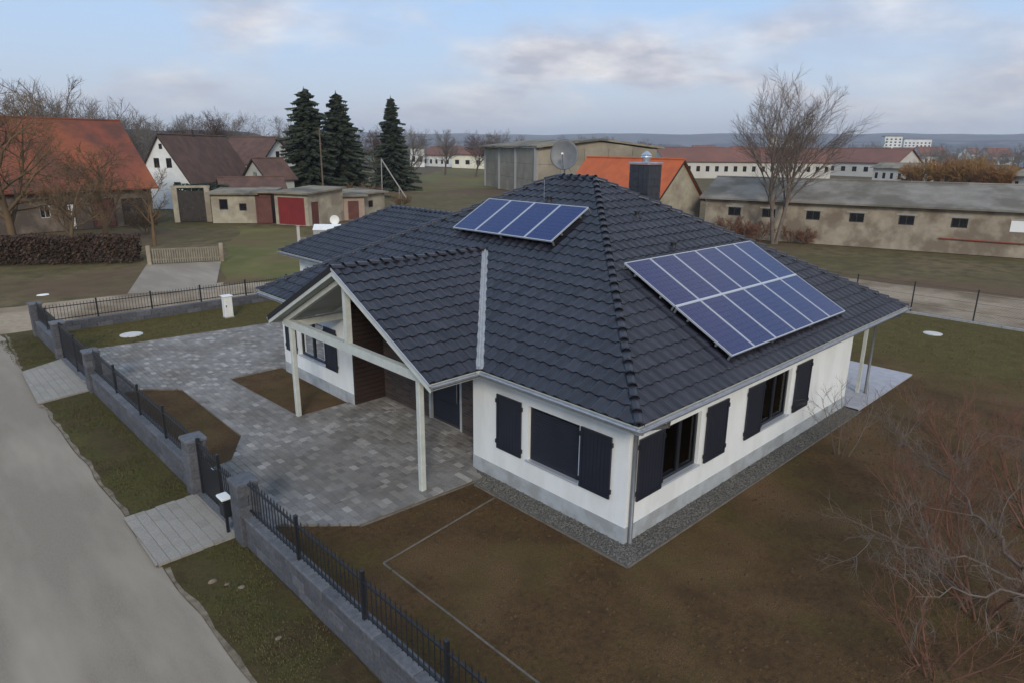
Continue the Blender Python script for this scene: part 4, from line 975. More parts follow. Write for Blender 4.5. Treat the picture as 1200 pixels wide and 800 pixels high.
# utility box, manhole covers, kettle barbecue
ub = thing('utility_box', 'pale grey utility cabinet standing on the lawn by the rear railing', 'utility box', (1.5, 23.0, 0))
b = MB(); b.cbox(1.30, 1.66, 22.85, 23.15, .05, .95, .015); b.build('cabinet', 'whitegrp', ub); b = MB(); b.cbox(1.26, 1.70, 22.81, 23.19, .95, 1.0, .02); b.build('lid', 'whitegrp', ub); b = MB(); b.box(1.32, 1.64, 22.84, 22.849, .12, .9); dd = b.build('door', 'whitegrp', ub); b = MB(); b.box(1.35, 1.39, 22.825, 22.84, .5, .58); b.build('lock', 'black', dd); b = MB(); b.box(1.28, 1.68, 22.83, 23.17, 0, .05); b.build('base', 'concrete', ub)
for x, y, r, lb in ((-2.55, 22.7, .42, 'round white manhole cover on the lawn between driveway and rear railing'), (22.32, 0.76, .36, 'round white manhole cover on the lawn beyond the terrace')):
    mh = thing('manhole_cover', lb, 'manhole cover', (x, y, 0)); b = MB(); b.cyl(x, y, 0, .022, r, 28); b.build('ring', 'manhole', mh); b = MB(); b.cyl(x, y, .022, .034, r * .84, 28); b.build('lid', 'manhole', mh)
bq = thing('kettle_barbecue', 'dark covered barbecue standing on the terrace by the house corner', 'barbecue', (11.5, 1.1, .05))
b = MB(); n = 14
for j, (r, z) in enumerate(((.06, .55), (.2, .58), (.27, .7), (.28, .78), (.27, .84), (.2, .98), (.07, 1.04))):
    for k in range(n): b.v.append((11.5 + math.cos(6.283 * k / n) * r, 1.1 + math.sin(6.283 * k / n) * r, z + .05)); b.t.append(0)
b.f = [(j * n + k, j * n + (k + 1) % n, (j + 1) * n + (k + 1) % n, (j + 1) * n + k) for j in range(6) for k in range(n)]; b.m = [0] * len(b.f); b.build('bowl', 'black', bq, smooth=True)
for k in range(3): a = 2.09 * k; b = MB(); b.tube([(11.5 + math.cos(a) * .15, 1.1 + math.sin(a) * .15, .65), (11.5 + math.cos(a) * .3, 1.1 + math.sin(a) * .3, .05)], .013, 6); b.build('leg', 'black', bq)
b = MB(); b.tube([(11.43, 1.1, 1.09), (11.43, 1.1, 1.14), (11.57, 1.1, 1.14), (11.57, 1.1, 1.09)], .01, 6); b.build('handle', 'black', bq)

# ================================================================== TREES
def branch(mb, p, d, ln, r, rg, n, sides, up=0., wob=.18):
    pts = [p.copy()]; d = d.normalized(); rr = [r]
    for k in range(n):
        d = (d + Vector((rg.gauss(0, wob), rg.gauss(0, wob), rg.gauss(0, wob * .7) + up))).normalized(); p = p + d * (ln / n); pts.append(p.copy()); rr.append(r * (1 - .75 * (k + 1) / n))
    mb.tube(pts, rr, sides, cap=False); return pts, rr, d
def bare_tree(seed, H, stems=1, spread=.9, fork=.3, lv=(9, 7, 6, 5), up=.12, ln0=.62, twig=.011, crown=.6, r0=.021, lean=0., wob=.16, min_side=3):
    """returns (trunk, crown) mesh builders of a leafless tree standing at the origin"""
    rg = random.Random(seed); T = LMB(); C = LMB()
    def grow(p, d, ln, r, level):
        mb = T if level <= 1 else C
        n = (7, 5, 4, 3, 3)[level]; sd_ = (9, 6, 4, 3, 3)[level]
        pts, rr, dd = branch(mb, p, d, ln, r, rg, n, max(sd_, 3), up * (1 if level else .2), wob * (1 if level else .4))
        if level >= len(lv): return
        cnt = lv[level]
        for k in range(cnt):
            f = fork + (1 - fork) * (k + rg.random() * .8) / cnt if level == 0 else .15 + .85 * (k + rg.random()) / cnt
            f = min(f, .999); i = int(f * n); q = f * n - i; a = pts[i].lerp(pts[min(i + 1, n)], q); rad = rr[i] * (1 - q) + rr[min(i + 1, n)] * q
            dl = (pts[min(i + 1, n)] - pts[i]).normalized(); az = rg.uniform(0, 6.28) if level else k * 2.4 + rg.uniform(-.5, .5)
            side = dl.orthogonal().normalized(); side.rotate(Matrix.Rotation(az, 3, dl)); sp = spread * rg.uniform(.65, 1.15)
            nd_ = (dl * math.cos(sp) + side * math.sin(sp)).normalized()
            l2 = ln * (crown if level == 0 else .62) * (1.15 - .55 * f) * rg.uniform(.75, 1.2)
            grow(a, nd_, l2, max(rad * .62, twig * (1 if level < len(lv) - 1 else .6)), level + 1)
    for s in range(stems):
        az = 6.283 * s / stems + (rg.random() if stems != 2 else 2.4); tl = (.0 if stems == 1 else .22) + lean
        grow(Vector((math.cos(az) * .12 * (stems > 1), math.sin(az) * .12 * (stems > 1), -.1)), Vector((math.cos(az) * tl, math.sin(az) * tl, 1)), H * ln0 * (1 if stems == 1 else rg.uniform(.85, 1.05)), H * r0 * (1 if stems == 1 else .7), 0)
    zm = max(v[2] for v in C.v); k = H / zm
    for Q in (T, C): Q.v = [(v[0] * k, v[1] * k, v[2] * k) for v in Q.v]
    return T, C
def plant(name, label, cat, seed, loc, H, bark='bark', twig_m='twig_grey', group=None, **kw):
    root = thing(name, label, cat, loc, 0, group); T, C = bare_tree(seed, H, **kw)
    T.build('trunk', bark, root, smooth=True); C.build('crown', twig_m, root); return root
plant('bare_tree', 'tall pale leafless tree with twin upright stems before the long grey barn', 'tree', 11, (44.3, 18.4, 0), 13.6, 'twig_pale', 'twig_pale', stems=2, spread=.56, fork=.28, lv=(13, 8, 6, 5), up=.04, ln0=.60, twig=.012, crown=.80, r0=.018, wob=.10, lean=-.09)
plant('bare_tree', 'olive leafless tree at the left edge rising above the red barn roof', 'tree', 21, (-2.3, 50.0, 0), 12.2, 'twig_olive', 'twig_olive', spread=.95, fork=.22, lv=(14, 9, 8, 5), up=.05, twig=.012, crown=.7)
plant('bare_tree', 'smaller leafless tree in front of the middle of the red barn', 'tree', 22, (3.4, 50.5, 0), 8.0, 'twig_olive', 'twig_olive', spread=.9, fork=.2, lv=(11, 7, 6, 4), up=.08, twig=.013, crown=.6)
plant('bare_tree', 'low spreading leafless tree behind the brown hedge left of the white door', 'tree', 23, (.4, 47.5, 0), 7.0, 'twig_olive', 'twig_olive', spread=1.0, fork=.2, lv=(12, 8, 6, 4), up=.08, twig=.013, crown=.65)
plant('bare_tree', 'young leafless tree right of the others before the barn doors', 'tree', 24, (6.2, 49.0, 0), 6.0, 'twig_olive', 'twig_olive', spread=.8, fork=.25, lv=(8, 6, 5, 3), up=.1, twig=.012)
sheet('meadow', ragged([(56, 88), (75, 89), (86, 80), (140, 118), (195, 168), (210, 215), (140, 185), (90, 130)], 4, 6), -.034, 'meadowgrass')
sheet('side_lawn', ragged([(4.2, 30.6), (9.5, 28.6), (13.5, 39), (20.3, 52.5), (15.8, 56.2), (8.0, 41)], .8, 1.5), -.016, 'meadowgrass')
# a dense wood behind the barn and the village: low-cost bare trees merged
protoT = []
for s in range(3):
    T, C = bare_tree(40 + s, 12, spread=.8, fork=.2, lv=(12, 7, 7), up=.06, twig=.032, crown=.7)
    protoT.append((T, C))
def wood(name, spots, m, zsc=1.):
    b = MB(); rg = random.Random(len(spots))
    for (x, y, z, h) in spots:
        T, C = rg.choice(protoT); a = rg.uniform(0, 6.28); k = h / 12 * rg.uniform(.85, 1.15); ca, sa = math.cos(a) * k, math.sin(a) * k
        for Q in (T, C): b.add([(x + ca * v[0] - sa * v[1], y + sa * v[0] + ca * v[1], z + v[2] * k * zsc) for v in Q.v], Q.f)
    o = b.build(name, m, kind='stuff'); return o
rg = random.Random(9)
def pol(px, dist):           # a place seen at compass bearing of the old survey: bearing angle from the viewpoint and distance
    a = RAD(46.2) - math.atan((px - 600) / 789.7); return CAM.x + math.cos(a) * dist, CAM.y + math.sin(a) * dist
sp_l = []
for k in range(46):
    x, y = pol(rg.uniform(-120, 175), rg.uniform(105, 150)); sp_l.append((x, y, 0, rg.uniform(11, 15)))
w_ = wood('woodland', sp_l, 'twig_grey'); 
sp_l = []
for k in range(40):
    x, y = pol(rg.uniform(130, 345), rg.uniform(170, 230)); sp_l.append((x, y, 0, rg.uniform(8, 11)))
wood('woodland', sp_l, 'twig_brown')
sp_l = []
for k in range(60):
    x, y = pol(rg.uniform(480, 1010), rg.uniform(340, 560)); sp_l.append((x, y, -1, rg.uniform(6, 11)))
wood('woodland', sp_l, 'twig_brown')
sp_l = []
for k in range(60):
    x, y = pol(rg.uniform(960, 1260), rg.uniform(260, 420)); sp_l.append((x, y, -1, rg.uniform(7, 12)))
wood('woodland', sp_l, 'twig_grey')
TL_ = [(215, 135, 13.2, 'leftmost rounded leafless tree behind the white gabled house'), (238, 133, 13.0, 'second rounded leafless tree from the left behind the brown roofs'), (262, 140, 14.2, 'dark rounded leafless tree behind the brown roof ridge'), (287, 141, 14.6, 'pale feathery leafless tree, rightmost behind the brown roofs'), (343, 125, 12.6, 'thin leafless tree half hidden behind the left spruce'), (447, 140, 12.2, 'leafless tree just left of the slender spruce'), (482, 137, 11.8, 'leafless tree just right of the slender spruce'), (522, 190, 12.5, 'leafless tree standing before the distant white buildings'), (557, 180, 12.2, 'leafless tree beside the left end of the concrete hall'), (586, 205, 13.2, 'leafless tree behind the roof of the concrete hall'), (608, 300, 13, 'small far tree above the concrete hall left of centre'), (655, 260, 12.5, 'bushy far tree above the hall left of the satellite dish'), (683, 255, 12.8, 'bushy far tree directly above the satellite dish'), (706, 262, 12.3, 'bushy far tree above the hall right of the satellite dish'), (745, 215, 11, 'leafless tree rising behind the chimney cowl')]
base_trees = [plant('bare_tree', 'x', 'tree', 61 + i, (0, 0, -500), 12, 'bark', 'twig_grey' if i != 1 else 'twig_brown', spread=(.78, .85, .7)[i], fork=.22, lv=(13, 9, 7, 5), up=.06, twig=.017, crown=(.72, .7, .62)[i], group='leafless trees beyond the houses') for i in range(3)]
for i, (px, di, h, lb) in enumerate(TL_):
    x, y = pol(px, di); dup(base_trees[(i * 2) % 3], (x, y, 0), i * 1.3, h / 12.3, lb)
for o in base_trees:
    for c in list(o.children): bpy.data.objects.remove(c)
    bpy.data.objects.remove(o)
def spruce(name, label, loc, H, R, seed, taper=1.0):
    root = thing(name, label, 'tree', loc); rg = random.Random(seed); T = LMB(); C = LMB()
    T.tube([(0, 0, -.1), (0, 0, H * .5), (0, 0, H)], [H * .018, H * .011, .02], 8); z = H * .06; k = 0
    while z < H * .985:
        f = z / H; rad = R * (1 - f) ** (.75 * taper) * rg.uniform(.62, 1.18) + .15; n = 9 if f < .8 else 6
        for i in range(n):
            a = 6.283 * i / n + k * .7 + rg.uniform(-.3, .3); L1 = rad * rg.uniform(.5, 1.25); zj = rg.uniform(-.28, .28); dx, dy = math.cos(a), math.sin(a)
            m_ = max(3, int(L1 / .22))
            for j in range(m_):
                s = (j + .6) / m_ * L1; zz = z + zj - s * .32 + .22 * (s / max(L1, .1)) ** 2 * L1 * .5; w = .26 + .30 * (1 - abs(2 * j / m_ - .8)) * rg.uniform(.6, 1.2)
                x, y = dx * s, dy * s; q = rg.uniform(-.12, .12)
                l_ = .45 * rg.uniform(.7, 1.2)
                C.add([(x - dy * w + dx * .1, y + dx * w + dy * .1, zz - .22 + q), (x - dx * .12, y - dy * .12, zz + .08), (x + dy * w + dx * .1, y - dx * w + dy * .1, zz - .22 - q), (x + dx * l_, y + dy * l_, zz - .06 - q * .5), (x + dx * .1, y + dy * .1, zz - .42)], [(0, 1, 3), (1, 2, 3), (0, 4, 1), (1, 4, 2)])
        z += .30 * (1.1 - .35 * f) * rg.uniform(.85, 1.15); k += 1
    for k in range(26):
        a = k * 2.4; zz = H * (.93 + .08 * k / 26); q = .42 * (1 - k / 30)
        C.add([(0, 0, zz + .25), (math.cos(a) * q, math.sin(a) * q, zz - .15), (math.cos(a + .5) * q * .7, math.sin(a + .5) * q * .7, zz)], [(0, 1, 2)])
    C.v = [(v[0] + .1 * noise.noise(Vector(v)), v[1] + .1 * noise.noise(Vector(v) + Vector((9, 0, 0))), v[2]) for v in C.v]
    T.build('trunk', 'bark', root); C.build('crown', 'needle', root); return root
def P2(px, d): return (*pol(px, d), 0)
spruce('spruce', 'tall broad dark spruce, leftmost of the three conifers', P2(368, 98), 14.6, 4.7, 1, .70)
spruce('spruce', 'tall dark spruce standing in the middle of the three conifers', P2(403, 103), 14.6, 5.9, 2, .95)
spruce('spruce', 'slender pointed spruce standing alone to the right of the conifer pair', P2(463, 122), 15.4, 4.7, 3, 1.1)
# utility pole and slanting pole with stay
up = thing('utility_pole', 'thin grey utility pole in front of the left spruce', 'pole', P2(382, 86)); b = LMB(); b.cyl(0, 0, 0, 9.4, .11, 8, r2=.08); b.build('pole', 'wood', up); b = LMB(); b.tube([(-.5, 0, 9.0), (.5, 0, 9.0)], .04, 5); b.build('crossarm', 'wood', up)
x, y, _ = P2(478, 100); sp_ = thing('leaning_pole', 'pale pole leaning left beside the slender spruce', 'pole', (x, y, 0)); b = LMB(); b.tube([(0, 0, 0), (-2.55, 2.4, 5.6)], .09, 8); b.build('pole', 'concrete', sp_); b = LMB(); b.tube([(-2.55, 2.4, 5.6), (-2.6, 2.45, 0)], .07, 6); b.build('stay', 'concrete', sp_); b = LMB(); b.tube([(-.8, .75, 1.75), (-.85, .8, 0)], .06, 6); b.build('stay', 'concrete', sp_)
# hedge, small green hedge, picket gate
def leafbox(name, label, cat, X, lx, ly, lz, n, m, size, seed, loc):
    root = thing(name, label, cat, loc); rg = random.Random(seed); b = LMB()
    for k in range(n):
        x, y, z = rg.uniform(0, lx), rg.uniform(0, ly), lz * rg.random() ** .7
        if rg.random() < .6: y = rg.choice((0, ly)) + rg.gauss(0, .08)
        z *= 1 + .08 * noise.noise(Vector((x * .5, 0, seed))); d = Vector((rg.gauss(0, 1), rg.gauss(0, 1), rg.gauss(0, 1))).normalized(); e = d.orthogonal().normalized() * size * rg.uniform(.5, 1.3); g = d.cross(e)
        P = Vector((x, y, z)); b.add([X @ (P - e), X @ (P + g * .5), X @ (P + e), X @ (P - g * .5)], [(0, 1, 2, 3)])
    for k in range(int(lx * 6)):
        x = rg.uniform(0, lx); b.tube([X @ Vector((x, ly * rg.random(), 0)), X @ Vector((x + rg.gauss(0, .15), ly * rg.random(), lz * rg.uniform(.8, 1.12)))], .012, 3, cap=False)
    b.build('foliage', m, root); return root
leafbox('hedge', 'long dark brown clipped hedge in front of the red barn', 'hedge', Matrix.Rotation(RAD(-33), 4, 'Z'), 15.5, 1.2, 1.75, 16000, 'hedge', .11, 4, (-10.2, 49.6, 0))
leafbox('hedge', 'short dark green hedge behind the white gate posts', 'hedge', Matrix.Rotation(RAD(-20), 4, 'Z'), 5.2, 1.0, 3.4, 3500, 'greenhedge', .16, 5, (13.8, 67.2, 0))
pg = thing('picket_gate', 'weathered pale picket gate across the side driveway', 'gate', (3.2, 39.9, 0)); d = Vector((3.95, -1.6, 0)); Lg = d.length; d.normalize(); X = Matrix(((d.x, -d.y, 0, 0), (d.y, d.x, 0, 0), (0, 0, 1, 0), (0, 0, 0, 1)))
bb = LMB(); bb.box(-.045, .045, 0, .02, .05, 1.0, X=X); PKM = bb.mesh('picket', 'weathered')
for k in range(30): place(PKM, 'picket', pg, Matrix.Translation(d * (.1 + k * (Lg - .2) / 29)))
for z in (.25, .9): b = LMB(); b.box(0, Lg, .02, .06, z, z + .08, X=X); b.build('rail', 'weathered', pg)
for s in (0, Lg): b = LMB(); b.cbox(s - .12, s + .12, -.12, .12, 0, 1.2, .02, X=X); b.build('gate_post', 'barnwall', pg)

# ================================================================== HOUSES BEYOND
def ghouse(name, label, cat, loc, rz, Lx, Wy, eave, ridge, wm, rm, holes=(), ov=.35, near_l=None, chim=None, doors=(), trim=True, hipend=0, frame_m='whitewood', reach=None):
    """gabled building: local x along the ridge from 0 to Lx, y across from 0 (facing the viewer) to Wy.
    holes: (side, s0, s1, z0, z1), side F (y=0), A (gable x=0), B (gable x=Lx)"""
    r = thing(name, label, cat, loc, rz); hy = Wy / 2; b = LMB(); sl = (ridge - eave) / hy
    F = [h[1:5] for h in holes if h[0] == 'F'] + [d_[1:5] for d_ in doors if d_[0] == 'F']
    wall_run(b, (0, 0, 0), (1, 0, 0), Lx, 0, eave, F, (0, -1, 0), .14); wall_run(b, (0, Wy, 0), (1, 0, 0), Lx, 0, eave, [], (0, 1, 0))
    for side, x, nx in (('A', 0, -1), ('B', Lx, 1)):
        hs = [h[1:5] for h in holes if h[0] == side] + [d_[1:5] for d_ in doors if d_[0] == side]
        wall_run(b, (x, 0, 0), (0, 1, 0), Wy, 0, eave, [h for h in hs if h[3] <= eave], (nx, 0, 0), .14)
        up_ = [h for h in hs if h[2] >= eave]
        zs = sorted({eave, ridge, *[h[2] for h in up_], *[h[3] for h in up_]})
        for j in range(len(zs) - 1):
            za, zb = zs[j], zs[j + 1]; ya, yb = (za - eave) / sl, (zb - eave) / sl
            act = sorted([h for h in up_ if h[2] <= za + .001 and h[3] >= zb - .001]); cur0 = (ya, yb)
            for h in act: b.poly([(x, cur0[0], za), (x, h[0], za), (x, h[0], zb), (x, cur0[1], zb)]); cur0 = (h[1], h[1])
            b.poly([(x, cur0[0], za), (x, Wy - ya, za), (x, Wy - yb, zb), (x, cur0[1], zb)])
    b.build('wall', wm, r)
    th = .14; dz2 = sl * ov; b = LMB(); hx = hipend
    for sgn in (0, 1):
        y0 = -ov if sgn == 0 else Wy + ov
        b.thick([(-ov, y0, eave - dz2 + .03), (Lx + ov, y0, eave - dz2 + .03), (Lx + ov, hy, ridge + .03), (-ov, hy, ridge + .03)], (0, 0, th))
    rf = b.build('roof', rm, r)
    b = LMB(); b.tube([(-ov, hy, ridge + th + .04), (Lx + ov, hy, ridge + th + .04)], .10, 6); b.build('ridge_tile', rm, rf, kind='stuff')
    if trim:
        for x in (-ov - .02, Lx + ov):
            for sgn in (0, 1):
                y0 = -ov if sgn == 0 else Wy + ov; b = LMB(); b.thick([(x, y0, eave - dz2 - .08), (x, hy, ridge - .08), (x, hy, ridge + .15), (x, y0, eave - dz2 + .15)], (.02, 0, 0)); b.build('verge_board', 'darkdoor', rf)
    def frame_of(side, s0, s1, z0, z1, nm, mm, pm):
        if side == 'F': P, dd, nn = (0, 0, 0), (1, 0, 0), (0, -1, 0)
        elif side == 'A': P, dd, nn = (0, 0, 0), (0, 1, 0), (-1, 0, 0)
        else: P, dd, nn = (Lx, 0, 0), (0, 1, 0), (1, 0, 0)
        P, dd, nn = Vector(P), Vector(dd), Vector(nn); X = Matrix(((dd.x, -nn.x, 0, P.x), (dd.y, -nn.y, 0, P.y), (0, 0, 1, 0), (0, 0, 0, 1)))
        b = LMB(); f = .07
        b.box(s0, s1, .07, .13, z0, z0 + f, X=X); b.box(s0, s1, .07, .13, z1 - f, z1, X=X); b.box(s0, s0 + f, .07, .13, z0 + f, z1 - f, X=X); b.box(s1 - f, s1, .07, .13, z0 + f, z1 - f, X=X)
        if nm == 'window': c = (s0 + s1) / 2; b.box(c - .03, c + .03, .075, .13, z0 + f, z1 - f, X=X)
        o = b.build(nm, mm, r); b = LMB(); b.box(s0 + f, s1 - f, .09, .12, z0 + f, z1 - f, X=X); b.build('pane' if nm == 'window' else 'leaf', pm, o); return o
    for h in holes: frame_of(*h[:5], 'window', frame_m, 'darkglass')
    for d_ in doors: frame_of(*d_[:5], 'door', 'darkdoor' if len(d_) < 7 else d_[6], d_[5])
    if chim:
        for cx, cy in chim: b = LMB(); zc_ = ridge - sl * abs(cy - hy); b.cbox(cx - .3, cx + .3, cy - .3, cy + .3, zc_ - .3, ridge + .8, .02); c_ = b.build('chimney', 'clinker', rf)
    return r
# red-roofed barn (ridge from (9.7, 68.8) westwards)
ghouse('barn', 'big stone barn under a weathered red tiled roof', 'barn', (-17.9, 60.2, 0), RAD(7.85), 29.0, 11.8, 3.75, 9.35, 'stonewall', 'redtile',
       holes=[('F', 11.0, 11.9, 1.2, 2.3), ('F', 14.4, 15.3, 1.3, 2.3), ('F', 19.6, 20.4, 1.2, 2.4)], doors=[('F', 23.6, 25.6, .05, 2.6, 'rustdoor'), ('F', 26.2, 28.6, .05, 2.5, 'darkdoor'), ('F', 21.7, 22.3, .05, 2.3, 'whitegrp')], ov=.5)
gw = thing('yard_gate', 'dark boarded yard gate between two pale stone posts', 'gate', (12.9, 64.2, 0), RAD(-25))
for s in (0, 2.9): b = LMB(); b.cbox(s - .25, s + .25, -.25, .25, 0, 3.3, .03); b.build('gate_post', 'oldplaster', gw)
for k in range(12): b = LMB(); b.box(.27 + k * .198, .27 + k * .198 + .185, -.03, .03, .08, 3.0); b.build('board', 'darkdoor', gw)
b = LMB(); b.box(-.3, 3.2, -.2, .2, 3.3, 3.5); b.build('lintel', 'oldplaster', gw)
ghouse('farmhouse', 'white gabled farmhouse with a long brown roof beside the red barn', 'house', (19.0, 77.7, 0), RAD(44.5), 17.2, 6.1, 3.3, 8.3, 'palewall', 'browntile',
       holes=[('A', 1.85, 2.5, 4.7, 5.8), ('A', 3.3, 3.95, 4.7, 5.8), ('A', 2.75, 3.15, 6.8, 7.4), ('A', 1.1, 1.9, 2.3, 3.1), ('F', 4, 5, 1.2, 2.4), ('F', 8, 9, 1.2, 2.4)], chim=[(8, 3.2)], frame_m='darkdoor')
ghouse('white_house', 'white house with brown roof and gable end beside the spruces', 'house', (29.06, 96.23, 0), RAD(-63.3), 8.0, 8.1, 4.9, 8.3, 'palewall', 'browntile',
       holes=[('B', 1.6, 2.5, 2.6, 3.9), ('B', 5.2, 6.3, 2.6, 3.9), ('B', 3.6, 4.4, 5.6, 6.5), ('F', 2.0, 3.0, 3.0, 4.2), ('F', 5.0, 6.0, 3.0, 4.2)], frame_m='darkdoor')
ghouse('small_gabled_barn', 'small grey plastered gable with dark brown roof in front of the white house', 'barn', (26.7, 73.9, 0), RAD(13.6), 4.0, 4.4, 3.5, 5.65, 'greywall', 'browntile', holes=[('A', 1.9, 2.5, 3.6, 4.2)])
ghouse('lean_to', 'low white outbuilding under the farmhouse roof edge', 'outbuilding', (19.8, 70.0, 0), RAD(-15), 6.5, 3.5, 2.6, 3.7, 'palewall', 'browntile', holes=[('F', 2, 3, 1.2, 2.0)])
def flatshed(name, label, loc, rz, Lx, Wy, h0, h1, wm, rm, holes=(), doors=()):
    r = thing(name, label, 'shed', loc, rz); b = LMB()
    F = [h[1:5] for h in holes if h[0] == 'F'] + [d_[1:5] for d_ in doors if d_[0] == 'F']; B_ = [h[1:5] for h in holes if h[0] == 'B'] + [d_[1:5] for d_ in doors if d_[0] == 'B']
    hb = min(h0, h1)
    wall_run(b, (0, 0, 0), (1, 0, 0), Lx, 0, hb, F, (0, -1, 0), .12); wall_run(b, (0, Wy, 0), (1, 0, 0), Lx, 0, hb, [], (0, 1, 0)); wall_run(b, (0, 0, 0), (0, 1, 0), Wy, 0, hb, [], (-1, 0, 0)); wall_run(b, (Lx, 0, 0), (0, 1, 0), Wy, 0, hb, B_, (1, 0, 0), .12)
    b.poly([(0, 0, hb), (Lx, 0, hb), (Lx, 0, h0 + .01), (0, 0, h0 + .01)]) if h0 > hb else None
    b.poly([(0, 0, hb), (0, 0, h0 + .005), (0, Wy, h1 + .005), (0, Wy, hb + .001)]); b.poly([(Lx, 0, hb), (Lx, 0, h0 + .005), (Lx, Wy, h1 + .005), (Lx, Wy, hb + .001)])
    b.build('wall', wm, r)
    b = LMB(); b.thick([(-.35, -.4, h0), (Lx + .35, -.4, h0), (Lx + .35, Wy + .3, h1), (-.35, Wy + .3, h1)], (0, 0, .16)); b.build('roof', rm, r)
    for h in list(holes):
        side, s0, s1, z0, z1 = h[:5]; b = LMB(); X = Matrix.Identity(4) if side == 'F' else Matrix(((0, -1, 0, Lx), (1, 0, 0, 0), (0, 0, 1, 0), (0, 0, 0, 1)))
        b.box(s0, s1, .05, .1, z0, z0 + .07, X=X); b.box(s0, s1, .05, .1, z1 - .07, z1, X=X); b.box(s0, s0 + .07, .05, .1, z0 + .07, z1 - .07, X=X); b.box(s1 - .07, s1, .05, .1, z0 + .07, z1 - .07, X=X); o = b.build('window', 'darkdoor', r)
        b = LMB(); b.box(s0 + .07, s1 - .07, .07, .09, z0 + .07, z1 - .07, X=X); b.build('pane', 'darkglass', o)
    for d_ in doors:
        side, s0, s1, z0, z1, mm = d_[:6]; X = Matrix.Identity(4) if side == 'F' else Matrix(((0, -1, 0, Lx), (1, 0, 0, 0), (0, 0, 1, 0), (0, 0, 0, 1)))
        b = LMB(); b.box(s0, s1, .07, .11, z0, z1, X=X); o = b.build('door', mm, r); n = max(3, int((s1 - s0) / .25))
        for k in range(n): w_2 = (s1 - s0) / n; b = LMB(); b.box(s0 + k * w_2 + .01, s0 + (k + 1) * w_2 - .01, .045, .068, z0 + .02, z1 - .02, X=X); b.build('board', mm, o)
    return r
flatshed('plastered_shed', 'low yellowish plastered shed with a small dark opening left of the red garage', (15.2, 61.3, 0), RAD(-38), 4.2, 4.0, 2.75, 3.0, 'oldplaster', 'felt', holes=[('F', .75, 1.55, 1.3, 2.3), ('F', 2.6, 3.3, 1.2, 1.9)])
flatshed('board_shed', 'narrow dark wooden shed squeezed between plastered shed and red garage', (18.45, 58.7, 0), RAD(-38), 1.5, 3.5, 2.9, 3.1, 'rustdoor', 'felt', doors=[('F', .15, 1.35, .05, 2.5, 'rustdoor')])
flatshed('garage', 'flat-roofed garage with a bright red door', (19.5, 56.7, 0), RAD(-66), 3.9, 5.5, 2.95, 3.25, 'oldplaster', 'felt', doors=[('F', .35, 3.5, .05, 2.6, 'reddoor'), ('B', .5, 1.6, .05, 2.2, 'rustdoor')])
flatshed('brown_shed', 'low brownish shed with a rust red door right of the red garage', (24.3, 56.2, 0), RAD(-18), 4.2, 3.6, 2.4, 2.6, 'pinkwall', 'felt', doors=[('F', .6, 1.9, .05, 1.95, 'rustdoor'), ('F', 2.5, 3.6, .05, 1.95, 'rustdoor')])
flatshed('block_shed', 'pale low block shed at the right end of the row of sheds', (28.6, 56.0, 0), RAD(20), 4.0, 3.6, 2.5, 2.7, 'oldplaster', 'felt', holes=[('F', 1.2, 2.0, 1.1, 1.8)])
# pale covered trailer and pole-mounted small white dish beyond the wing
tr = thing('trailer', 'pale covered trailer parked behind the rear wing of the bungalow', 'trailer', (15.3, 41.3, 0), RAD(-38))
b = LMB(); b.cbox(0, 2.7, 0, 1.5, .45, 1.15, .03); b.build('box', 'concrete', tr); b = LMB(); b.thick([(-.02, -.02, 1.15), (2.72, -.02, 1.15), (2.72, .75, 1.5), (-.02, .75, 1.5)], (0, 0, .03)); b.thick([(-.02, .75, 1.5), (2.72, .75, 1.5), (2.72, 1.52, 1.15), (-.02, 1.52, 1.15)], (0, 0, .03)); b.build('cover', 'whitegrp', tr)
for yy in (-.12, 1.5):
    b = LMB(); b.tube([(1.3, yy, .3), (1.3, yy + .12, .3)], .3, 14); b.build('wheel', 'black', tr)
b = LMB(); b.box(-1.2, 0, .7, .8, .42, .5); b.build('drawbar', 'zinc', tr)
pp = thing('garden_post', 'pale pinkish post standing left of the covered trailer', 'post', (14.0, 41.1, 0)); b = LMB(); b.cbox(-.09, .09, -.09, .09, 0, 1.55, .02); b.build('post', 'pinkpost', pp); b = LMB(); b.cbox(-.12, .12, -.12, .12, 1.55, 1.61, .02); b.build('cap', 'concrete', pp)
wd_ = thing('white_dish', 'small round white dish seen above the edge of the rear wing roof', 'satellite dish', (19.6, 45.6, 0))
b = LMB(); b.cyl(0, 0, 0, 1.1, .03, 8); b.build('mast', 'zinc', wd_); b = LMB(); n = 20
D = Vector((-.55, -.82, .12)).normalized(); sx = Vector((0, 0, 1)).cross(D).normalized(); sy = D.cross(sx)
for r in range(4):
    for k in range(n): th = 6.283 * k / n; q = .40 * r / 3; b.v.append(tuple(Vector((0, 0, 1.3)) + D * (q * q * .4 + .03) + sx * math.cos(th) * q + sy * math.sin(th) * q)); b.t.append(0)
for r in range(4):
    for k in range(n): th = 6.283 * k / n; q = .40 * r / 3; b.v.append(tuple(Vector((0, 0, 1.3)) + D * (q * q * .4 + .01) + sx * math.cos(th) * q + sy * math.sin(th) * q)); b.t.append(0)
b.f = [(o + r * n + k, o + r * n + (k + 1) % n, o + (r + 1) * n + (k + 1) % n, o + (r + 1) * n + k) for o in (0, 4 * n) for r in range(3) for k in range(n)]; b.m = [0] * len(b.f); b.build('reflector', 'whitegrp', wd_, smooth=True)
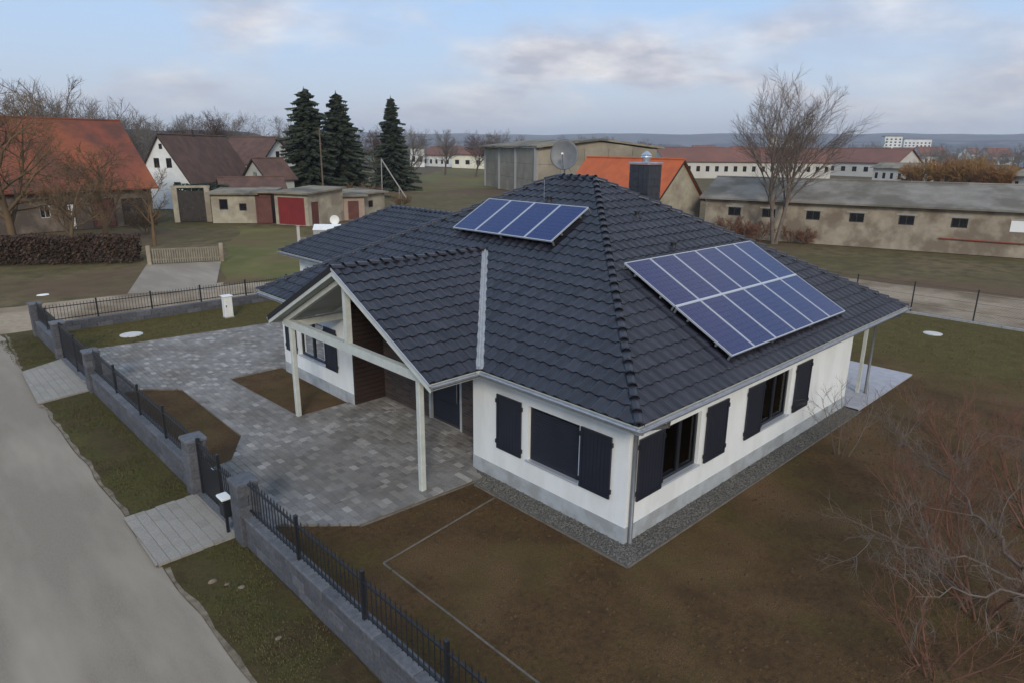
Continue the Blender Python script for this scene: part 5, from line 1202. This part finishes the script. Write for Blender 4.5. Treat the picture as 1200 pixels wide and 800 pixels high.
# concrete hall
hall = thing('concrete_hall', 'large windowless concrete panel hall with a flat roof', 'hall', (67.5, 68.5, 0))
A, B2, C2 = Vector((14, 27.5, 0)), Vector((0, 0, 0)), Vector((13, -13, 0)); D2 = C2 + A
def pwall(a, c, n, z1a, z1c, name='panel'):
    d = c - a; Ln = d.length; d.normalize(); X = Matrix(((d.x, -d.y, 0, a.x), (d.y, d.x, 0, a.y), (0, 0, 1, 0), (0, 0, 0, 1)))
    for k in range(n):
        s0, s1 = Ln * k / n, Ln * (k + 1) / n; za, zb = z1a + (z1c - z1a) * k / n, z1a + (z1c - z1a) * (k + 1) / n
        for j in range(3):
            b = LMB(); z0, zt = (za / 3) * j, (za / 3) * (j + 1); b.cbox(s0 + .03, s1 - .03, -.12, .12, z0 + .02, zt - .02, .03, X=X); b.build(name, 'concretepanel', hall)
core = LMB(); core.thick([A, B2, C2, D2], (0, 0, 7.2)); core.build('wall', 'concretepanel', hall)
pwall(A, B2, 6, 7.3, 7.3); pwall(B2, C2, 5, 7.3, 7.3)
for s in (0, .33, .66, 1): b = LMB(); p = A.lerp(B2, s); b.box(p.x - .28, p.x + .28, p.y - .28, p.y + .28, 0, 7.5); b.build('column', 'concrete', hall)
b = LMB(); e = .8; P = [A + Vector((-e, e, 0)), B2 + Vector((-e, -e, 0)), C2 + Vector((e, -e, 0)), D2 + Vector((e, e, 0))]; mid0, mid1 = (P[1] + P[2]) / 2, (P[0] + P[3]) / 2
V = lambda p, z: (p.x, p.y, z)
b.add([V(P[1], 7.35), V(mid0, 8.5), V(mid1, 8.5), V(P[0], 7.35), V(P[2], 7.35), V(P[3], 7.35), V(P[1], 7.65), V(mid0, 8.8), V(mid1, 8.8), V(P[0], 7.65), V(P[2], 7.65), V(P[3], 7.65)], [(6, 7, 8, 9), (7, 10, 11, 8), (3, 2, 1, 0), (2, 5, 4, 1), (0, 1, 7, 6), (1, 4, 10, 7), (3, 0, 6, 9), (5, 3, 9, 11), (4, 5, 11, 10)]); b.build('roof', 'felt', hall)
b = LMB(); b.add([V(B2, 7.2), V(C2, 7.2), V((B2 + C2) / 2, 8.4)], [(0, 1, 2)]); b.build('gable_wall', 'concretepanel', hall)
# orange-roofed house behind the chimney: gable end towards the right
ghouse('orange_roofed_house', 'pale plastered house with a bright orange tiled roof behind the chimney', 'house', (42.85, 40.1, 0), RAD(-98.7), 12.45, 5.75, 3.1, 6.33, 'oldplaster', 'orangetile', ov=.3, reach=1)
# long grey barn
lb_dir = math.degrees(math.atan2(3.2 - 21.6, 50.7 - 45.1))
hs = []
lbx = Vector((45.1, 21.6)); ldv = Vector((math.cos(RAD(lb_dir)), math.sin(RAD(lb_dir))))
st = lbx - ldv * 3.4
hs_s = [1.95, 4.75, 8.2, 11.4, 14.85, 18.3, 22.1, 25.8, 29.4, 32.9]
ghouse('long_barn', 'long low grey barn with small square windows and fibre-cement roof', 'barn', (st.x, st.y, 0), RAD(lb_dir), 37.4, 11, 3.35, 4.75, 'barnwall', 'fibrecement', holes=[('F', s, s + 1.05, 1.92, 2.62) for s in hs_s], ov=.5, frame_m='darkdoor')
lbn = bpy.data.objects['long_barn']
for s in hs_s:
    b = LMB(); b.box(s - .2, s + 1.25, -.03, .0, 2.65, 2.78); b.build('lintel', 'concrete', lbn)
b = LMB(); b.tube([(17.7, -.12, 1.1), (28, -.12, 1.0), (37.3, -.12, .85)], .05, 6); b.build('pipe', 'redpipe', lbn); b = LMB(); b.box(21.95, 23.35, -.04, 0, 1.85, 2.64); b.build('board', 'litter', lbn, label='white board nailed over a window')
# reddish shrubs at the barn's foot and around the big tree
def shrub(name, label, loc, H, seed, tw, group=None, stems=7, lv=(6, 5, 3), twig=.008, lean=.45, spread=.6, bark_=None, **kw):
    return plant(name, label, 'shrub', seed, loc, H, bark_ or tw, tw, group, stems=stems, lv=lv, twig=twig, lean=lean, spread=spread, fork=.2, up=.06, ln0=.75, crown=.55, r0=.011, **kw)
for i, (px, di, h, lb) in enumerate(((868, 62, 1.6, 'low reddish shrub left of the tall tree by the barn wall'), (885, 61, 2.0, 'reddish shrub against the barn wall just left of the tall tree trunk'), (925, 62, 1.7, 'reddish shrub just right of the tall tree trunk'), (942, 61.5, 1.3, 'smallest reddish shrub, rightmost at the barn wall'), (850, 63, 2.2, 'largest reddish shrub by the barn, beside the orange-roofed house'))):
    shrub('shrub', lb, P2(px, di - 1.2), h, 300 + i, 'twig_red', 'reddish shrubs at the foot of the long barn', twig=.018)
for i, (px, di, h, tw, lb) in enumerate(((398, 82, 3.2, 'twig_red', 'brown leafless thicket right behind the red garage'), (420, 84, 3.4, 'twig_olive', 'tangled olive thicket behind the low brownish shed'), (437, 88, 2.8, 'twig_red', 'reddish thicket left of the slender spruce foot'), (470, 88, 1.8, 'twig_olive', 'low brown scrub in the meadow below the slender spruce'), (232, 84, 2.6, 'twig_olive', 'small bare thicket behind the plastered shed roof'), (268, 80, 2.4, 'twig_red', 'bare bush behind the joint of the two low sheds'), (172, 66, 2.2, 'twig_olive', 'bare bush at the right corner of the red barn'))):
    shrub('thicket', lb, P2(px, di), h, 370 + i, tw, 'thickets round the village yards', stems=9, lv=(7, 6, 4), twig=.018, lean=.55)
# ochre willow thicket, far right
for i, (px, di, h, lb) in enumerate(((1062, 168, 6.5, 'leftmost ochre bush in the willow thicket behind the long barn'), (1090, 166, 8.0, 'tallest left ochre bush of the willow thicket'), (1112, 165, 8.0, 'tall ochre bush in the middle of the willow thicket'), (1135, 163, 7.4, 'ochre bush right of the middle of the willow thicket'), (1156, 161, 6.2, 'yellowish rightmost bush of the willow thicket'))):
    shrub('willow_bush', lb, (*pol(px, di), -.5), h, 330 + i, 'twig_ochre', 'ochre willow bushes', stems=11, lv=(9, 6, 4), twig=.05, lean=.5)
# long buildings far right with red roofs
def far_row(name, label, px0, d0, px1, d1, eave, ridge, W, wm, rm, nwin, zw):
    a, c = Vector(pol(px0, d0)), Vector(pol(px1, d1)); d = c - a; Ln = d.length; rz = math.atan2(d.y, d.x)
    hh = [('F', Ln * (i + .3) / nwin, Ln * (i + .7) / nwin, zw[0], zw[1]) for i in range(nwin)]
    return ghouse(name, label, 'building', (a.x, a.y, -.2), rz, Ln, W, eave, ridge, wm, rm, holes=hh, ov=.6, trim=False, frame_m='darkdoor')
far_row('long_building', 'long far white building with reddish roof and a row of windows', 772, 186, 960, 206, 4.6, 7.8, 14, 'hazedwall', 'redwood', 18, (1.9, 3.3))
far_row('long_building', 'red-roofed far building between the tall tree and the willow thicket', 955, 236, 1034, 226, 4.4, 8.0, 14, 'hazedwall', 'redwood', 6, (1.6, 3.0))
far_row('low_building', 'low pale building directly left of the willow thicket', 1008, 196, 1062, 190, 3.6, 4.6, 7, 'hazedwall', 'felt', 6, (1.0, 2.4))
far_row('low_building', 'small pale building at the right edge beyond the long barn', 1168, 160, 1225, 156, 3.4, 4.4, 7, 'hazedwall', 'felt', 5, (1.0, 2.4))
far_row('low_building', 'white building right of the slender spruce with a red roof', 483, 262, 499, 262, 7.0, 7.6, 8, 'palewall', 'felt', 2, (2, 4))
far_row('low_building', 'pale far building with a dark red roof behind the leafless trees', 497, 275, 535, 262, 4.6, 7.4, 10, 'palewall', 'redwood', 6, (1.2, 2.8))
far_row('low_building', 'cream far building left of the concrete hall', 530, 255, 566, 244, 5.0, 6.6, 9, 'cream', 'redwood', 3, (1.5, 3))
far_row('long_building', 'distant building with dull red roof stretching behind the orange-roofed house', 700, 300, 800, 290, 4.0, 7.5, 12, 'pinkwall', 'redwood', 10, (1.2, 2.6))
# tall pale blocks in the far town
def tower(px, di, w, h, lb, dp=14, fl=8):
    x, y = pol(px, di); r = thing('tower_block', lb, 'building', (x, y, -1), RAD(46.2) - math.atan((px - 600) / 789.7) - RAD(90) + .25)
    b = LMB(); b.box(0, w, 0, dp, 0, h); b.build('wall', 'farblock', r); b = LMB(); b.box(-.4, w + .4, -.4, dp + .4, h, h + .8); b.build('roof', 'felt', r)
    nf = max(2, int(h / 3.2)); nc = max(2, int(w / 4)); b = LMB()
    for j in range(nf):
        for i in range(nc): b.box(w * (i + .28) / nc, w * (i + .72) / nc, -.06, .1, 1 + j * 3.2, 2.5 + j * 3.2)
    b.build('window', 'darkglass', r, kind='stuff')
tower(1016, 900, 18, 24, 'tall pale tower left of the two above the willow thicket'); tower(1038, 980, 30, 22, 'wide pale block right of the tall tower, above the willow thicket'); tower(886, 850, 9, 22, 'pale narrow tower seen through the left stem of the tall tree'); tower(900, 870, 14, 20, 'pale block seen between the stems of the tall tree')
# scattered far houses in the valley
rg = random.Random(77)
ORD = 'first second third fourth fifth sixth seventh eighth ninth tenth eleventh twelfth thirteenth fourteenth fifteenth sixteenth'.split()
hp = ghouse('far_house', 'x', 'house', (0, 0, -500), 0, 14, 9, 4.5, 8.5, 'palewall', 'redwood', holes=[('F', 2, 3.4, 1.4, 3), ('F', 6, 7.4, 1.4, 3), ('F', 10, 11.4, 1.4, 3)], trim=False)
for i in range(16):
    px = 800 + i * 26 + rg.uniform(-5, 5); di = rg.uniform(420, 780); x, y = pol(px, di)
    dup(hp, (x, y, -.5), rg.uniform(-.6, .3) - .4, rg.uniform(.8, 1.3), ORD[i] + ' small pale house from the left in the hazy far town', 'houses of the hazy town')
for c in list(hp.children_recursive): bpy.data.objects.remove(c)
bpy.data.objects.remove(hp)

# ================================================================== FOREGROUND SHRUBS (bare, seen from above)
FS = [((2.7, -5.3, 0), 3.4, 'twig_red', 'big reddish leafless bush, largest at the right edge of the bare garden', 7, (7, 5, 4)),
      ((.7, -5.2, 0), 1.9, 'twig_red', 'low leafless bush at the bottom edge, nearest the camera', 6, (6, 5, 3)),
      ((5.2, -3.9, 0), 2.1, 'twig_red', 'reddish leafless bush in the middle of the garden shrubs', 6, (6, 5, 4)),
      ((6.6, -5.4, 0), 3.0, 'twig_red', 'tall reddish leafless bush behind the largest one', 7, (7, 5, 3)),
      ((9.2, -3.4, 0), 2.4, 'twig_red', 'reddish leafless bush towards the lawn and terrace', 6, (6, 5, 3)),
      ((12.6, -5.2, 0), 2.6, 'twig_red', 'farthest reddish leafless bush at the right edge by the lawn', 6, (6, 5, 3)),
      ((7.2, -1.35, 0), 2.0, 'twig_pale', 'thin pale upright sapling growing before the right wall of the house', 4, (5, 4, 3))]
for i, (loc, h, m_, lb, st_, lv_) in enumerate(FS):
    shrub('garden_bush', lb, loc, h, 500 + i, m_, 'leafless bushes in the garden', stems=st_, lv=lv_, twig=.0042, lean=.42 if i < 6 else .05)
# a crooked old branch structure with pale bark: the tree whose limbs reach into the picture
ft = thing('leafless_tree', 'leafless tree with pale crooked limbs reaching left at the lower right', 'tree', (2.3, -6.2, 0))
rg = random.Random(4); T = LMB(); C = LMB()
def limb(p, pts, r):
    P0 = [Vector(q) - Vector((2.3, -6.2, 0)) for q in pts]; P = [P0[0]]
    for k in range(1, len(P0)):
        for f in (.25, .5, .75, 1): P.append(P0[k - 1].lerp(P0[k], f) + (Vector((rg.gauss(0, .045), rg.gauss(0, .045), rg.gauss(0, .035))) if f < 1 else Vector()))
    R_l = [max(.006, r * (1 - (.9 if r < .05 else .4) * k / (len(P) - 1))) for k in range(len(P))]; T.tube(P, R_l, 7, cap=False)
    for k in range(3, len(P)):
        for _ in range(2):
            a = P[k - 1].lerp(P[k], rg.random()); d = (P[k] - P[k - 1]).normalized(); s_ = d.orthogonal(); s_.rotate(Matrix.Rotation(rg.uniform(0, 6.28), 3, d)); d2 = (d * .7 + s_ * .8 + Vector((0, 0, .25))).normalized()
            pts2, rr2, _d = branch(C, a, d2, rg.uniform(.5, 1.1), max(.007, R_l[k] * .5), rg, 5, 4, .04, .2)
            for _2 in range(6):
                j = rg.randrange(1, 5); d3 = (pts2[j] - pts2[j - 1]).normalized(); s3 = d3.orthogonal(); s3.rotate(Matrix.Rotation(rg.uniform(0, 6.28), 3, d3)); q3, _r, _e = branch(C, pts2[j], (d3 + s3 * .7 + Vector((0, 0, .2))), rg.uniform(.2, .55), .005, rg, 4, 3, .03, .2)
                for _3 in range(3): branch(C, q3[rg.randrange(1, 4)], (d3 + Vector((rg.gauss(0, .6), rg.gauss(0, .6), rg.gauss(0.2, .5)))), rg.uniform(.12, .3), .0035, rg, 3, 3, .02, .2)
limb(0, [(2.3, -6.2, -.1), (2.35, -6.1, .6), (2.5, -5.7, 1.2)], .065)
limb(0, [(2.5, -5.7, 1.2), (2.9, -5.0, 1.6), (3.4, -4.4, 1.9), (3.7, -3.8, 2.0), (4.3, -3.3, 2.15)], .032)
limb(0, [(2.4, -5.9, 1.0), (1.8, -5.3, 1.4), (1.2, -4.6, 1.6), (.9, -3.9, 1.6)], .024)
limb(0, [(2.5, -5.7, 1.2), (3.4, -5.6, 1.9), (4.4, -5.4, 2.4), (5.2, -5.0, 2.6)], .03)
limb(0, [(2.4, -5.9, .9), (1.5, -5.9, 1.3), (.6, -5.4, 1.5), (0, -4.9, 1.5)], .03)
T.build('trunk', 'twig_pale', ft, smooth=True); C.build('crown', 'twig_pale', ft)
# litter on the far grass, a drain cover beside the road on the left
for x, y, lb in ((-3.6, 33.9, 'small white scrap lying at the edge of the gravel road'),):
    b = MB(); n = 10; b.v = [(x + math.cos(6.283 * k / n) * .26 * (1 + .2 * math.sin(3 * k)), y + math.sin(6.283 * k / n) * .2, -.04) for k in range(n)] + [(x + math.cos(6.283 * k / n) * .25, y + math.sin(6.283 * k / n) * .14, .0) for k in range(n)]; b.t = [0] * 20
    b.f = [(k, (k + 1) % n, (k + 1) % n + n, k + n) for k in range(n)] + [tuple(range(n, 2 * n))]; b.m = [0] * len(b.f); tag(b.build('scrap', 'litter'), lb, 'litter')
# ================================================================== HAZE
hm = bpy.data.materials.new('haze'); hm.use_nodes = True; t = hm.node_tree; t.nodes.clear(); pv = t.nodes.new('ShaderNodeVolumePrincipled'); pv.inputs['Color'].default_value = (.78, .84, .95, 1); pv.inputs['Density'].default_value = .00018; pv.inputs['Anisotropy'].default_value = .0; oo = t.nodes.new('ShaderNodeOutputMaterial'); t.links.new(pv.outputs[0], oo.inputs[1]); MATS['haze'] = hm
b = MB(); b.box(-7100, 7100, -7100, 7100, -1.6, 230); b.build('haze', 'haze', kind='stuff')
